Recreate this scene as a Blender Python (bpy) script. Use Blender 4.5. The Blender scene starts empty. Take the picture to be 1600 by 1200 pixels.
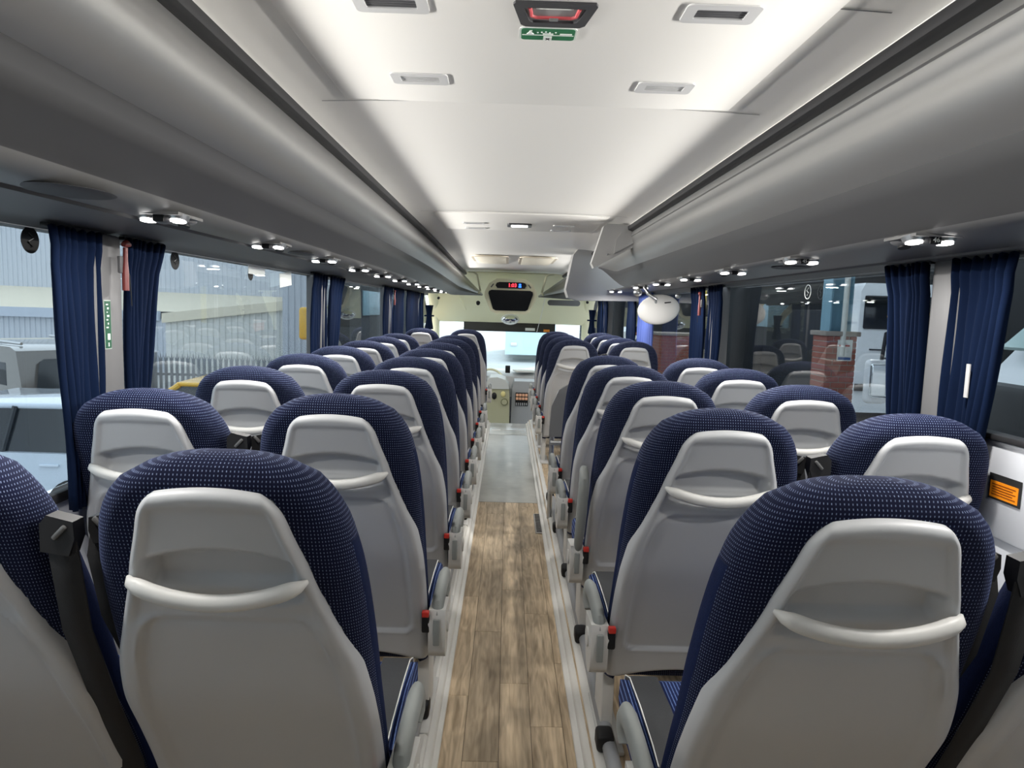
import bpy, bmesh, math, random
from mathutils import Vector, Matrix
random.seed(7)
C = bpy.context.scene.collection
sc = bpy.context.scene
PI = math.pi

# ------------------------------------------------------------------ camera, world, sun, exposure
HC = 1.42                                   # eye height above the aisle floor
cam_d = bpy.data.cameras.new('camera'); cam = bpy.data.objects.new('camera', cam_d); C.objects.link(cam)
cam_d.sensor_width = 36; cam_d.lens = 1076.3 / 1600 * 36; cam_d.clip_start = 0.02; cam_d.clip_end = 300
def cam_axes(p, y, r):
    cp, sp, cy, sy = math.cos(p), math.sin(p), math.cos(y), math.sin(y)
    f = Vector((sy*cp, cy*cp, sp)); ri = Vector((cy, -sy, 0)); up = ri.cross(f)
    cr, sr = math.cos(r), math.sin(r)
    return ri*cr + up*sr, up*cr - ri*sr, f
R_, U_, F_ = cam_axes(-0.1084, 0.0088, 0.0300)
cam.matrix_world = Matrix(((R_.x, U_.x, -F_.x, 0), (R_.y, U_.y, -F_.y, 0), (R_.z, U_.z, -F_.z, HC), (0, 0, 0, 1)))
sc.camera = cam
w = bpy.data.worlds.new('sky'); sc.world = w; w.use_nodes = True
bg = w.node_tree.nodes['Background']; bg.inputs[0].default_value = (0.80, 0.90, 1.0, 1); bg.inputs[1].default_value = 2.0
sun_d = bpy.data.lights.new('sun', 'SUN'); sun_d.energy = 1.6; sun_d.angle = 0.03; sun_d.color = (1, 0.95, 0.86)
sun = bpy.data.objects.new('sun', sun_d); C.objects.link(sun)
sun.rotation_euler = Vector((-0.35, -0.75, -0.62)).to_track_quat('-Z', 'Y').to_euler()
sc.view_settings.view_transform = 'Standard'; sc.view_settings.look = 'None'
sc.view_settings.gamma = 1; sc.view_settings.use_curve_mapping = False
sc.view_settings.exposure = 0.62
# area lights added beside the rack fascias to wash the ceiling, no fixtures there
def strip(x, z, ang, y0, y1, e, spread, w=0.02):
    d = bpy.data.lights.new('added_ceiling_wash', 'AREA'); d.shape = 'RECTANGLE'; d.size = w; d.size_y = y1 - y0; d.energy = e; d.color = (1, 0.975, 0.93); d.spread = math.radians(spread)
    o = bpy.data.objects.new('added_ceiling_wash', d); C.objects.link(o); o.location = (x, (y0 + y1)/2, z)
    s = 1 if x < 0 else -1; a = math.radians(ang)
    zx = -Vector((s*math.cos(a), 0, math.sin(a)))            # local +Z (light shines along -Z)
    yx = Vector((0, 1, 0)); xx = yx.cross(zx); M = Matrix((xx, yx, zx)).transposed(); o.rotation_euler = M.to_euler()
    return o
strip(-0.600, HC + 0.497, -5, -0.5, 9.4, 28, 80)
strip(0.788, HC + 0.497, -5, -0.5, 4.5, 15, 80)
strip(0.788, HC + 0.497, -5, 7.2, 9.4, 5.5, 80)

# ------------------------------------------------------------------ materials
MATS = {}
def mat(name, col, rough=0.5, metal=0.0, bump=0.0, bscale=200, var=0.0, vscale=8, emit=None, es=1.0, spec=None, coat=0):
    if name in MATS: return MATS[name]
    m = bpy.data.materials.new(name); m.use_nodes = True; nt = m.node_tree; b = nt.nodes['Principled BSDF']
    b.inputs['Base Color'].default_value = (*col, 1); b.inputs['Roughness'].default_value = rough; b.inputs['Metallic'].default_value = metal
    if spec is not None: b.inputs['Specular IOR Level'].default_value = spec
    if coat: b.inputs['Coat Weight'].default_value = coat; b.inputs['Coat Roughness'].default_value = 0.05
    tc = nt.nodes.new('ShaderNodeTexCoord')
    if bump:
        n = nt.nodes.new('ShaderNodeTexNoise'); n.inputs['Scale'].default_value = bscale; n.inputs['Detail'].default_value = 3
        nt.links.new(tc.outputs['Object'], n.inputs['Vector'])
        bp = nt.nodes.new('ShaderNodeBump'); bp.inputs['Strength'].default_value = bump; bp.inputs['Distance'].default_value = 0.002
        nt.links.new(n.outputs['Fac'], bp.inputs['Height']); nt.links.new(bp.outputs['Normal'], b.inputs['Normal'])
    if var:
        n = nt.nodes.new('ShaderNodeTexNoise'); n.inputs['Scale'].default_value = vscale; n.inputs['Detail'].default_value = 4
        nt.links.new(tc.outputs['Object'], n.inputs['Vector'])
        mx = nt.nodes.new('ShaderNodeMix'); mx.data_type = 'RGBA'
        mx.inputs[6].default_value = (*[c*(1-var) for c in col], 1); mx.inputs[7].default_value = (*[min(1, c*(1+var)) for c in col], 1)
        nt.links.new(n.outputs['Fac'], mx.inputs[0]); nt.links.new(mx.outputs[2], b.inputs['Base Color'])
    if emit:
        b.inputs['Emission Color'].default_value = (*emit, 1); b.inputs['Emission Strength'].default_value = es
    MATS[name] = m; return m
def N(nt, t, **k):
    n = nt.nodes.new(t)
    for a, v in k.items(): setattr(n, a, v)
    return n
def math_(nt, op, a, b=None, c=None):
    n = nt.nodes.new('ShaderNodeMath'); n.operation = op
    for i, v in enumerate((a, b, c)):
        if v is None: continue
        if isinstance(v, (int, float)): n.inputs[i].default_value = v
        else: nt.links.new(v, n.inputs[i])
    return n.outputs[0]
def mixc(nt, fac, a, b):
    n = nt.nodes.new('ShaderNodeMix'); n.data_type = 'RGBA'
    nt.links.new(fac, n.inputs[0])
    for i, v in ((6, a), (7, b)):
        if isinstance(v, tuple): n.inputs[i].default_value = (*v, 1)
        else: nt.links.new(v, n.inputs[i])
    return n.outputs[2]
def fabric_mat(name, base, dot, pu, pv, du, dv):
    m = bpy.data.materials.new(name); m.use_nodes = True; nt = m.node_tree; b = nt.nodes['Principled BSDF']
    uv = N(nt, 'ShaderNodeUVMap'); s = N(nt, 'ShaderNodeSeparateXYZ'); nt.links.new(uv.outputs[0], s.inputs[0])
    fu = math_(nt, 'FRACT', math_(nt, 'DIVIDE', s.outputs[0], pu)); fv = math_(nt, 'FRACT', math_(nt, 'DIVIDE', s.outputs[1], pv))
    mu = math_(nt, 'LESS_THAN', math_(nt, 'ABSOLUTE', math_(nt, 'SUBTRACT', fu, 0.5)), du)
    mv = math_(nt, 'LESS_THAN', math_(nt, 'ABSOLUTE', math_(nt, 'SUBTRACT', fv, 0.5)), dv)
    msk = math_(nt, 'MULTIPLY', mu, mv)
    nz = N(nt, 'ShaderNodeTexNoise'); nz.inputs['Scale'].default_value = 90; nt.links.new(uv.outputs[0], nz.inputs['Vector'])
    msk2 = math_(nt, 'MULTIPLY', msk, math_(nt, 'ADD', math_(nt, 'MULTIPLY', nz.outputs['Fac'], 1.1), 0.15))
    nt.links.new(mixc(nt, msk2, base, dot), b.inputs['Base Color'])
    b.inputs['Roughness'].default_value = 0.85; b.inputs['Sheen Weight'].default_value = 0.10; b.inputs['Sheen Tint'].default_value = (0.35, 0.45, 0.9, 1); b.inputs['Specular IOR Level'].default_value = 0.1
    bp = N(nt, 'ShaderNodeBump'); bp.inputs['Strength'].default_value = 0.4; bp.inputs['Distance'].default_value = 0.001
    nt.links.new(msk, bp.inputs['Height']); nt.links.new(bp.outputs['Normal'], b.inputs['Normal'])
    MATS[name] = m; return m
FAB = fabric_mat('dotted_fabric', (0.0045, 0.006, 0.022), (0.22, 0.27, 0.42), 0.0063, 0.0072, 0.13, 0.20)
STRIPE = fabric_mat('seat_fabric', (0.008, 0.015, 0.065), (0.18, 0.27, 0.55), 0.009, 0.0068, 0.14, 0.6)
SHELL = mat('shell_plastic', (0.47, 0.48, 0.49), 0.45, bump=0.05, bscale=900)
SHELL2 = mat('arm_plastic', (0.60, 0.595, 0.57), 0.45)
ARMPAD = mat('arm_pad', (0.24, 0.255, 0.245), 0.55)
LEATHER = mat('leather', (0.045, 0.047, 0.05), 0.45, bump=0.3, bscale=350)
BLACK = mat('black_plastic', (0.012, 0.012, 0.013), 0.5, spec=0.3)
WEBBING = mat('webbing', (0.010, 0.010, 0.011), 0.8, bump=0.3, bscale=500)
RED = mat('red_plastic', (0.50, 0.03, 0.02), 0.35)
NAVY = mat('curtain_navy', (0.003, 0.008, 0.026), 0.9, var=0.3, vscale=5, spec=0.08)
CEIL = mat('ceiling_vinyl', (0.78, 0.765, 0.73), 0.55, bump=0.04, bscale=600)
RACK = mat('rack_silver', (0.34, 0.34, 0.335), 0.38, 0.75)
RACKD = mat('rack_dark', (0.055, 0.055, 0.057), 0.45)
PANEL = mat('service_panel', (0.17, 0.168, 0.165), 0.42)
WALLG = mat('wall_grey', (0.12, 0.12, 0.123), 0.55)
WALLW = mat('wall_white', (0.66, 0.68, 0.72), 0.45)
TRIMW = mat('trim_white', (0.70, 0.69, 0.65), 0.4, var=0.06, vscale=6)
CREAM = mat('cream_panel', (0.82, 0.80, 0.56), 0.5)
RUBBER = mat('rubber', (0.015, 0.015, 0.017), 0.6)
WHITE = mat('white_plastic', (0.80, 0.79, 0.76), 0.4)
METAL = mat('brushed_metal', (0.55, 0.56, 0.57), 0.3, 0.9)
LAMP = mat('lamp_lens', (0.9, 0.9, 0.9), 0.3, emit=(1, 0.97, 0.93), es=6)
MIRROR = mat('mirror_glass', (0.85, 0.88, 0.9), 0.02, 1.0)
DGLASS = mat('dark_glass', (0.012, 0.014, 0.016), 0.06)
GREEN = mat('sign_green', (0.01, 0.16, 0.06), 0.5)
PAPERW = mat('sign_white', (0.78, 0.80, 0.76), 0.6)
def glass_mat(name, tint):
    m = bpy.data.materials.new(name); m.use_nodes = True; nt = m.node_tree
    for n in list(nt.nodes):
        if n.type == 'BSDF_PRINCIPLED': nt.nodes.remove(n)
    tr = N(nt, 'ShaderNodeBsdfTransparent'); tr.inputs[0].default_value = (*tint, 1)
    gl = N(nt, 'ShaderNodeBsdfGlossy'); gl.inputs['Roughness'].default_value = 0.0
    lw = N(nt, 'ShaderNodeLayerWeight'); lw.inputs[0].default_value = 0.5
    fr = N(nt, 'ShaderNodeMath', operation='MULTIPLY_ADD'); nt.links.new(math_(nt, 'POWER', lw.outputs['Facing'], 4.0), fr.inputs[0]); fr.inputs[1].default_value = 0.70; fr.inputs[2].default_value = 0.05
    mx = N(nt, 'ShaderNodeMixShader')
    nt.links.new(fr.outputs[0], mx.inputs[0]); nt.links.new(tr.outputs[0], mx.inputs[1]); nt.links.new(gl.outputs[0], mx.inputs[2])
    nt.links.new(mx.outputs[0], nt.nodes['Material Output'].inputs[0]); MATS[name] = m; return m
GLASS = glass_mat('window_glass', (0.64, 0.67, 0.68)); CLEAR = glass_mat('windscreen_glass', (0.93, 0.97, 0.97))
def wood_mat():
    m = bpy.data.materials.new('wood_vinyl'); m.use_nodes = True; nt = m.node_tree; b = nt.nodes['Principled BSDF']
    tc = N(nt, 'ShaderNodeTexCoord'); oi = N(nt, 'ShaderNodeObjectInfo')
    off = N(nt, 'ShaderNodeVectorMath', operation='MULTIPLY_ADD'); nt.links.new(oi.outputs['Random'], off.inputs[0]); off.inputs[1].default_value = (31, 17, 5); nt.links.new(tc.outputs['Object'], off.inputs[2])
    mp = N(nt, 'ShaderNodeMapping'); mp.inputs['Scale'].default_value = (34, 2.6, 10); nt.links.new(off.outputs[0], mp.inputs[0])
    n1 = N(nt, 'ShaderNodeTexNoise'); n1.inputs['Scale'].default_value = 1.6; n1.inputs['Detail'].default_value = 8; n1.inputs['Distortion'].default_value = 0.6; nt.links.new(mp.outputs[0], n1.inputs['Vector'])
    mp2 = N(nt, 'ShaderNodeMapping'); mp2.inputs['Scale'].default_value = (9, 1.6, 4); nt.links.new(off.outputs[0], mp2.inputs[0])
    n2 = N(nt, 'ShaderNodeTexNoise'); n2.inputs['Scale'].default_value = 1; n2.inputs['Detail'].default_value = 3; nt.links.new(mp2.outputs[0], n2.inputs['Vector'])
    rings = math_(nt, 'SINE', math_(nt, 'MULTIPLY', n2.outputs['Fac'], 70)); rings = math_(nt, 'MULTIPLY_ADD', rings, 0.05, n1.outputs['Fac'])
    cr = N(nt, 'ShaderNodeValToRGB'); nt.links.new(rings, cr.inputs[0])
    e = cr.color_ramp.elements; e[0].position = 0.28; e[0].color = (0.30, 0.22, 0.135, 1); e[1].position = 0.72; e[1].color = (0.66, 0.52, 0.35, 1)
    hs = N(nt, 'ShaderNodeHueSaturation'); nt.links.new(cr.outputs[0], hs.inputs['Color'])
    nt.links.new(math_(nt, 'MULTIPLY_ADD', oi.outputs['Random'], 0.3, 0.86), hs.inputs['Value'])
    nt.links.new(hs.outputs[0], b.inputs['Base Color']); b.inputs['Roughness'].default_value = 0.42
    MATS['wood_vinyl'] = m; return m
WOOD = wood_mat()

# ------------------------------------------------------------------ mesh helpers
def link(name, me, parent=None, m=None, smooth=True):
    o = bpy.data.objects.new(name, me); C.objects.link(o)
    if parent: o.parent = parent
    if m and not me.materials: me.materials.append(m)
    if smooth:
        for p in me.polygons: p.use_smooth = True
    return o
def mk(name, vs, fs, m=None, parent=None, smooth=False, uvs=None, recalc=False):
    me = bpy.data.meshes.new(name); me.from_pydata([tuple(v) for v in vs], [], fs); 
    if uvs:
        ul = me.uv_layers.new(name='UVMap')
        for l in me.loops: ul.data[l.index].uv = uvs[l.vertex_index]
    if recalc:
        bm = bmesh.new(); bm.from_mesh(me); bmesh.ops.recalc_face_normals(bm, faces=bm.faces); bm.to_mesh(me); bm.free()
    return link(name, me, parent, m, smooth)
class MB:
    """collects shapes into one mesh"""
    def __init__(s): s.bm = bmesh.new()
    def box(s, c, d, bev=0.0, seg=2, rot=None):
        r = bmesh.ops.create_cube(s.bm, size=1); vs = r['verts']
        M = Matrix.Translation(c) @ (rot.to_4x4() if rot else Matrix()) @ Matrix.Diagonal((*d, 1))
        bmesh.ops.transform(s.bm, matrix=M, verts=vs)
        if bev:
            es = list({e for v in vs for e in v.link_edges}); bmesh.ops.bevel(s.bm, geom=es, offset=bev, segments=seg, profile=0.5, affect='EDGES')
        return s
    def cyl(s, a, b, r0, r1=None, n=20, caps=True):
        a, b = Vector(a), Vector(b); r1 = r0 if r1 is None else r1
        q = (b - a).to_track_quat('Z', 'Y').to_matrix(); A = []; B = []
        for i in range(n):
            t = 2*PI*i/n; v = Vector((math.cos(t), math.sin(t), 0))
            A.append(s.bm.verts.new(a + q @ (v*r0))); B.append(s.bm.verts.new(b + q @ (v*r1)))
        for i in range(n): s.bm.faces.new((A[i], A[(i+1) % n], B[(i+1) % n], B[i]))
        if caps: s.bm.faces.new(A[::-1]); s.bm.faces.new(B)
        return s
    def tube(s, pts, rads, n=10, flat=1.0, up=(0, 0, 1)):
        pts = [Vector(p) for p in pts]; rings = []
        for i, p in enumerate(pts):
            t = (pts[min(i+1, len(pts)-1)] - pts[max(i-1, 0)]).normalized()
            a = t.cross(Vector(up)); a = a.normalized() if a.length > 1e-4 else Vector((1, 0, 0)); b = a.cross(t)
            r = rads[i] if isinstance(rads, (list, tuple)) else rads
            rings.append([s.bm.verts.new(p + a*math.cos(2*PI*k/n)*r*flat + b*math.sin(2*PI*k/n)*r) for k in range(n)])
        for A, B in zip(rings, rings[1:]):
            for k in range(n): s.bm.faces.new((A[k], A[(k+1) % n], B[(k+1) % n], B[k]))
        s.bm.faces.new(rings[0][::-1]); s.bm.faces.new(rings[-1]); return s
    def prism(s, poly, axis, a, b):
        """poly of 2D points in the plane across `axis`, extruded from a to b"""
        def P(u, v, t): return {'x': (t, u, v), 'y': (u, t, v), 'z': (u, v, t)}[axis]
        A = [s.bm.verts.new(P(u, v, a)) for u, v in poly]; B = [s.bm.verts.new(P(u, v, b)) for u, v in poly]; n = len(poly)
        for i in range(n): s.bm.faces.new((A[i], A[(i+1) % n], B[(i+1) % n], B[i]))
        s.bm.faces.new(A[::-1]); s.bm.faces.new(B); return s
    def quad(s, *v): s.bm.faces.new([s.bm.verts.new(p) for p in v]); return s
    def ell(s, c, r, su=20, sv=12, cut=None):
        rr = bmesh.ops.create_uvsphere(s.bm, u_segments=su, v_segments=sv, radius=1)
        bmesh.ops.transform(s.bm, matrix=Matrix.Translation(c) @ Matrix.Diagonal((*r, 1)), verts=rr['verts']); return s
    def bevel(s, w, seg=2, ang=0.5):
        es = [e for e in s.bm.edges if len(e.link_faces) == 2 and e.calc_face_angle(0) > ang]
        bmesh.ops.bevel(s.bm, geom=es, offset=w, segments=seg, profile=0.5, affect='EDGES'); return s
    def build(s, name, m, parent=None, smooth=True):
        bmesh.ops.recalc_face_normals(s.bm, faces=s.bm.faces)
        me = bpy.data.meshes.new(name); s.bm.to_mesh(me); s.bm.free()
        o = link(name, me, parent, m, smooth)
        if smooth:
            try: me.set_sharp_from_angle(angle=math.radians(38))
            except Exception: pass
        return o
def thing(name, label, cat, loc=(0, 0, 0), rz=0, group=None):
    o = bpy.data.objects.new(name, None); C.objects.link(o); o.empty_display_size = 0.1
    o.location = loc; o.rotation_euler = (0, 0, rz); o['label'] = label; o['category'] = cat
    if group: o['group'] = group
    return o
def tag(o, label, cat, group=None):
    o['label'] = label; o['category'] = cat
    if group: o['group'] = group
    return o
def struct(o): o['kind'] = 'structure'; return o
def kids(o): return [c for c in bpy.data.objects if c.parent == o]
def dup(o, loc, label=None, rz=None, tree=None):
    r = o.copy(); C.objects.link(r); r.location = loc
    if rz is not None: r.rotation_euler = (0, 0, rz)
    if label: r['label'] = label
    def rec(src, dst):
        for ch in tree.get(src.name, []):
            c = ch.copy(); C.objects.link(c); c.parent = dst; rec(ch, c)
    rec(o, r); return r
def tree_of(o):
    t = {}
    def rec(x):
        k = list(x.children); t[x.name] = k
        for c in k: rec(c)
    bpy.context.view_layer.update(); rec(o); return t
def interp(tab, z):
    if z <= tab[0][0]: return tab[0][1]
    for (a, fa), (b, fb) in zip(tab, tab[1:]):
        if z <= b: 
            t = (z - a)/(b - a); return fa + (fb - fa)*t
    return tab[-1][1]
def crom(tab, z):
    """smooth (monotone-ish) interpolation of a table"""
    n = len(tab)
    if z <= tab[0][0]: return tab[0][1]
    if z >= tab[-1][0]: return tab[-1][1]
    for i in range(n-1):
        x0, y0 = tab[i]; x1, y1 = tab[i+1]
        if x0 <= z <= x1:
            m0 = (y1 - tab[i-1][1])/(x1 - tab[i-1][0]) if i > 0 else (y1-y0)/(x1-x0)
            m1 = (tab[i+2][1] - y0)/(tab[i+2][0] - x0) if i < n-2 else (y1-y0)/(x1-x0)
            h = x1-x0; t = (z-x0)/h
            return (2*t**3-3*t*t+1)*y0 + (t**3-2*t*t+t)*h*m0 + (-2*t**3+3*t*t)*y1 + (t**3-t*t)*h*m1
def sst(a, b, x):
    t = min(1, max(0, (x - a)/(b - a))); return t*t*(3 - 2*t)
ORD = ['first', 'second', 'third', 'fourth', 'fifth', 'sixth', 'seventh', 'eighth', 'ninth', 'tenth', 'eleventh', 'twelfth']

# ------------------------------------------------------------------ the coach body
XL, XR = -1.215, 1.315                 # inner wall faces
Y0, Y1 = -0.6, 10.4
ZS = 0.87; ZSL = 0.86               # window sills, right and left
def sheet(name, prof, ys, m, parent=None, drop=lambda y: 0, smooth=True, fn=None, thick=0):
    vs = []; fs = []; n = len(prof)
    for y in ys:
        for k, (x, z) in enumerate(prof):
            p = (x, y, HC + z - drop(y)); vs.append(fn(p, k) if fn else p)
    for i in range(len(ys)-1):
        for k in range(n-1): a = i*n + k; fs.append((a, a+1, a+n+1, a+n))
    o = mk(name, vs, fs, m, parent, smooth)
    if thick:
        md = o.modifiers.new('solid', 'SOLIDIFY'); md.thickness = thick; md.offset = 0
    if smooth:
        try: o.data.set_sharp_from_angle(angle=math.radians(40))
        except Exception: pass
    return o
def dropf(y): return 0.06*sst(5.0, 10.4, y)
ysamp = lambda a, b, n: [a + (b-a)*i/n for i in range(n+1)]
CPROF = [(-0.635, 0.540), (-0.638, 0.570), (-0.634, 0.580), (-0.620, 0.586), (-0.56, 0.591), (-0.46, 0.595), (-0.30, 0.600), (0.07, 0.602), (0.45, 0.600), (0.62, 0.595), (0.72, 0.591), (0.777, 0.586), (0.791, 0.580), (0.795, 0.570), (0.792, 0.540)]
ceiling = struct(sheet('ceiling', CPROF, ysamp(Y0, 10.3, 24), CEIL, None, dropf, thick=0.004))
# ceiling joints, hatch panels
for y in (1.385, 2.085, 4.35):
    struct(sheet('ceiling_joint', [(x, z - 0.0045) for x, z in CPROF if -0.61 < x < 0.76], [y, y + 0.005], WALLG, ceiling, dropf))
def hatch(y0, y1, x0=-0.488, x1=0.622):
    mb = MB(); mb.box(((x0+x1)/2, (y0+y1)/2, HC + 0.596 - dropf((y0+y1)/2)), (x1-x0, y1-y0, 0.016), 0.006, 2)
    return struct(mb.build('hatch_panel', CEIL, ceiling))
hatch(0.15, 2.07); hatch(4.40, 5.30)
for s, x0 in ((-1, -0.634), (1, 0.791)):
    struct(sheet('ceiling_slot', [(x0 - 0.014, 0.566), (x0 - 0.010, 0.545), (x0 + 0.016, 0.535)] if s > 0 else [(x0 - 0.016, 0.535), (x0 + 0.010, 0.545), (x0 + 0.014, 0.566)], ysamp(Y0, 10.2 if s < 0 else 10.2, 20), RUBBER, ceiling, dropf, thick=0.004))
# luggage racks
LP = [(-0.652, 0.540), (-0.640, 0.515), (-0.628, 0.495), (-0.612, 0.470), (-0.604, 0.459), (-0.597, 0.440), (-0.595, 0.418), (-0.604, 0.393), (-0.626, 0.365), (-0.658, 0.345), (-0.672, 0.339)]
LU = [(-0.672, 0.339), (-0.678, 0.332), (-0.684, 0.310), (-0.694, 0.290), (-0.705, 0.282), (-0.775, 0.234), (-0.783, 0.225)]
LS = [(-0.783, 0.225), (-0.795, 0.213), (-0.84, 0.203), (-0.900, 0.196), (-0.915, 0.198)]
LW_ = [(-0.915, 0.198), (-0.918, 0.190), (-1.16, 0.189), (-1.185, 0.183), (-1.20, 0.176), (-1.21, 0.170)]
RP = [(0.810, 0.540), (0.802, 0.518), (0.800, 0.503), (0.806, 0.500), (0.806, 0.492), (0.812, 0.472), (0.818, 0.460), (0.815, 0.440), (0.816, 0.415), (0.826, 0.388), (0.846, 0.358), (0.868, 0.338), (0.874, 0.331)]
RU = [(0.874, 0.331), (0.876, 0.322), (0.882, 0.300), (0.890, 0.284), (0.896, 0.276), (0.928, 0.214), (0.936, 0.205)]
RS = [(0.936, 0.205), (0.945, 0.198), (1.00, 0.193), (1.20, 0.190), (1.24, 0.190)]
RW_ = [(1.24, 0.190), (1.243, 0.183), (1.27, 0.176), (1.29, 0.170), (1.30, 0.168)]
def rack(label, P, U, S, ys, nose=None):
    t = thing('luggage_rack', label, 'luggage rack')
    def f(n0):
        def g(p, k):
            if not nose: return p
            (yn, nx, nz, ye) = nose
            a = sst(yn, ye, p[1])*0.93
            return (p[0] + (nx - p[0])*a, p[1], p[2] + (HC + nz - p[2])*a)
        return g
    sheet('rack_front', P, ys, RACK, t, dropf, fn=f(0)); sheet('rack_underside', U, ys, RACKD, t, dropf, fn=f(0))
    if S: sheet('service_panel', S, ys, PANEL, t, lambda y: 0)
    return t
rack('long silver luggage rack along the left side over the window seats', LP, LU, None, ysamp(Y0, 9.4, 20) + [9.6, 9.8, 10.0, 10.2, 10.35, 10.5], (9.4, -0.37, 0.19, 10.5))
rk = rack('silver luggage rack over the right seats ending in a rounded nose', RP, RU, None, ysamp(Y0, 5.6, 14) + [5.75, 5.9, 6.05, 6.15, 6.25, 6.3], (5.6, 0.80, 0.40, 6.3))
rack('short silver luggage rack at the front right beside the monitor', RP, RU, None, ysamp(6.9, 9.4, 6) + [9.6, 9.8, 10.0, 10.2, 10.35, 10.5], (9.4, 0.42, 0.19, 10.5))
struct(sheet('trim_1', LS, ysamp(Y0, 9.6, 12), PANEL)); struct(sheet('trim_2', RS, ysamp(Y0, 9.6, 12), PANEL))
struct(sheet('trim_3', LW_, ysamp(Y0, 9.9, 12), WALLG)); struct(sheet('trim_4', RW_, ysamp(Y0, 9.9, 12), WALLG))
# side walls below the windows, floor, platforms
wl = struct(MB().box((XL - 0.03, 5.4, ZSL/2), (0.06, 12.0, ZSL), 0.006).build('wall_left', WALLW))
wr = struct(MB().box((XR + 0.03, 5.4, ZS/2), (0.06, 12.0, ZS), 0.006).build('wall_right', WALLW))
struct(MB().box((XL - 0.004, 5.0, ZSL + 0.012), (0.03, 10.8, 0.03), 0.006).build('sill', RUBBER, wl)); struct(MB().box((XR + 0.004, 5.0, ZS + 0.012), (0.03, 10.8, 0.03), 0.006).build('sill', RUBBER, wr))
struct(MB().box((XL - 0.04, 5.0, HC + 0.26), (0.06, 11.2, 0.18)).build('roof_rail', WALLG, wl)); struct(MB().box((XR + 0.04, 5.0, HC + 0.26), (0.06, 11.2, 0.18)).build('roof_rail', WALLG, wr))
AL, AR = -0.1775, 0.257
struct(MB().box((XR + 0.012, 0.66, 0.985), (0.05, 2.5, 0.26), 0.008).build('ledge_panel', WALLW, wr)); struct(MB().box((XR - 0.002, 0.66, 1.122), (0.05, 2.5, 0.016), 0.004).build('sill', RUBBER, wr))
floor = struct(MB().box(((AL+AR)/2, 3.95, -0.03), (AR-AL+0.06, 9.1, 0.05)).build('floor', RUBBER))
def plank(x0, x1, y0, y1):
    g = 0.0007
    mb = MB(); mb.box((0, 0, 0), (x1-x0-2*g, y1-y0-2*g, 0.006), 0.0007, 1); o = mb.build('plank', WOOD, floor, False)
    o.location = ((x0+x1)/2, (y0+y1)/2, -0.003); o['kind'] = 'structure'; return o
cols = [(AL - 0.004, -0.105, 0.20), (-0.105, 0.010, -0.17), (0.010, 0.118, 0.29), (0.118, 0.228, 0.02), (0.228, AR + 0.004, 0.45)]
for x0, x1, s in cols:
    y = s - 0.44
    while y < 4.96:
        a, b = max(y, -0.55), min(y + 0.88, 4.96)
        if b - a > 0.03: plank(x0, x1, a, b)
        y += 0.88
GREYF = mat('grey_wood_vinyl', (0.42, 0.42, 0.39), 0.28, var=0.18, vscale=14)
struct(MB().box(((AL+AR)/2, 6.33, -0.003), (AR-AL, 2.73, 0.006)).build('floor_mat', GREYF, floor))
PALE = mat('pale_step', (0.60, 0.64, 0.64), 0.25)
struct(MB().box(((AL+AR)/2, 8.10, -0.002), (AR-AL, 0.78, 0.008), 0.003).build('step_plate', PALE, floor))
struct(MB().box(((AL+AR)/2, 7.98, 0.003), (AR-AL-0.05, 0.03, 0.005), 0.002).build('step_nosing', WHITE, floor))
struct(MB().box((-0.72, 4.0, 0.025), (0.98, 9.0, 0.05)).build('platform', WOOD, floor)); struct(MB().box((0.80, 4.0, 0.025), (1.0, 9.0, 0.05)).build('platform', WOOD, floor))
for i, (x, s) in enumerate(((AL, -1), (AR, 1))):
    pr = [(0.0, -0.004), (0.001, 0.010), (0.006, 0.014), (0.020, 0.016), (0.023, 0.034), (0.030, 0.040), (0.046, 0.042), (0.049, 0.056), (0.058, 0.062), (0.078, 0.060), (0.078, 0.04)]
    if s < 0: pr = [(a*0.85, b) for a, b in pr]
    o = sheet(f'trim_{5+i}', [(x + s*a, b - HC) for a, b in pr], [-0.55, 8.45], TRIMW); struct(o)
# heating pipes along the gangway edge with black clips
for x, lab, ds in ((AL - 0.085, 'grey heating pipe at floor level under the left seats', DL_ := [1.45 + 0.72*i for i in range(8)]), (AR + 0.095, 'grey heating pipe at floor level under the right seats', [1.32 + 0.70*i for i in range(6)])):
    t = thing('heating_pipe', lab, 'pipe', (0, 0, 0))
    MB().cyl((x, -0.5, 0.085), (x, 8.3 if x < 0 else 5.0, 0.085), 0.023, n=16).build('pipe', mat('pipe_grey', (0.26, 0.27, 0.28), 0.4), t)
    for d in ds:
        MB().box((x - math.copysign(0.012, x), d, 0.092), (0.055, 0.07, 0.058), 0.014, 3).build('clip', BLACK, t)
# pillars and window panes
def pane(n, x, y0, y1, z0=ZS + 0.02, z1=HC + 0.19):
    o = struct(MB().box((x, (y0+y1)/2, (z0+z1)/2), (0.006, y1-y0, z1-z0)).build(f'window_{n}', GLASS, None, False))
    return o
PL = [2.022, 4.38, 6.85, 8.95]; PR = [1.995, 4.30, 6.62, 9.0]
for i, (XX, pls) in enumerate(((XL, PL), (XR, PR))):
    s = -1 if i == 0 else 1; ys = [-0.6] + pls + [10.6]
    for k in range(5): pane(1 + i*5 + k, XX + s*0.05, ys[k], ys[k+1], (ZSL if i == 0 else ZS) + 0.02)
    for k, y in enumerate(pls):
        z0 = ZSL if i == 0 else ZS; struct(MB().box((XX - s*0.008, y, (z0 + HC + 0.18)/2), (0.095, 0.15, HC + 0.18 - z0), 0.012).build(f'trim_{7 + i*4 + k}', WALLG))
struct(MB().box((0.045, -0.68, 1.1), (2.7, 0.06, 2.4)).build('wall_rear', WALLG))
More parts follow.
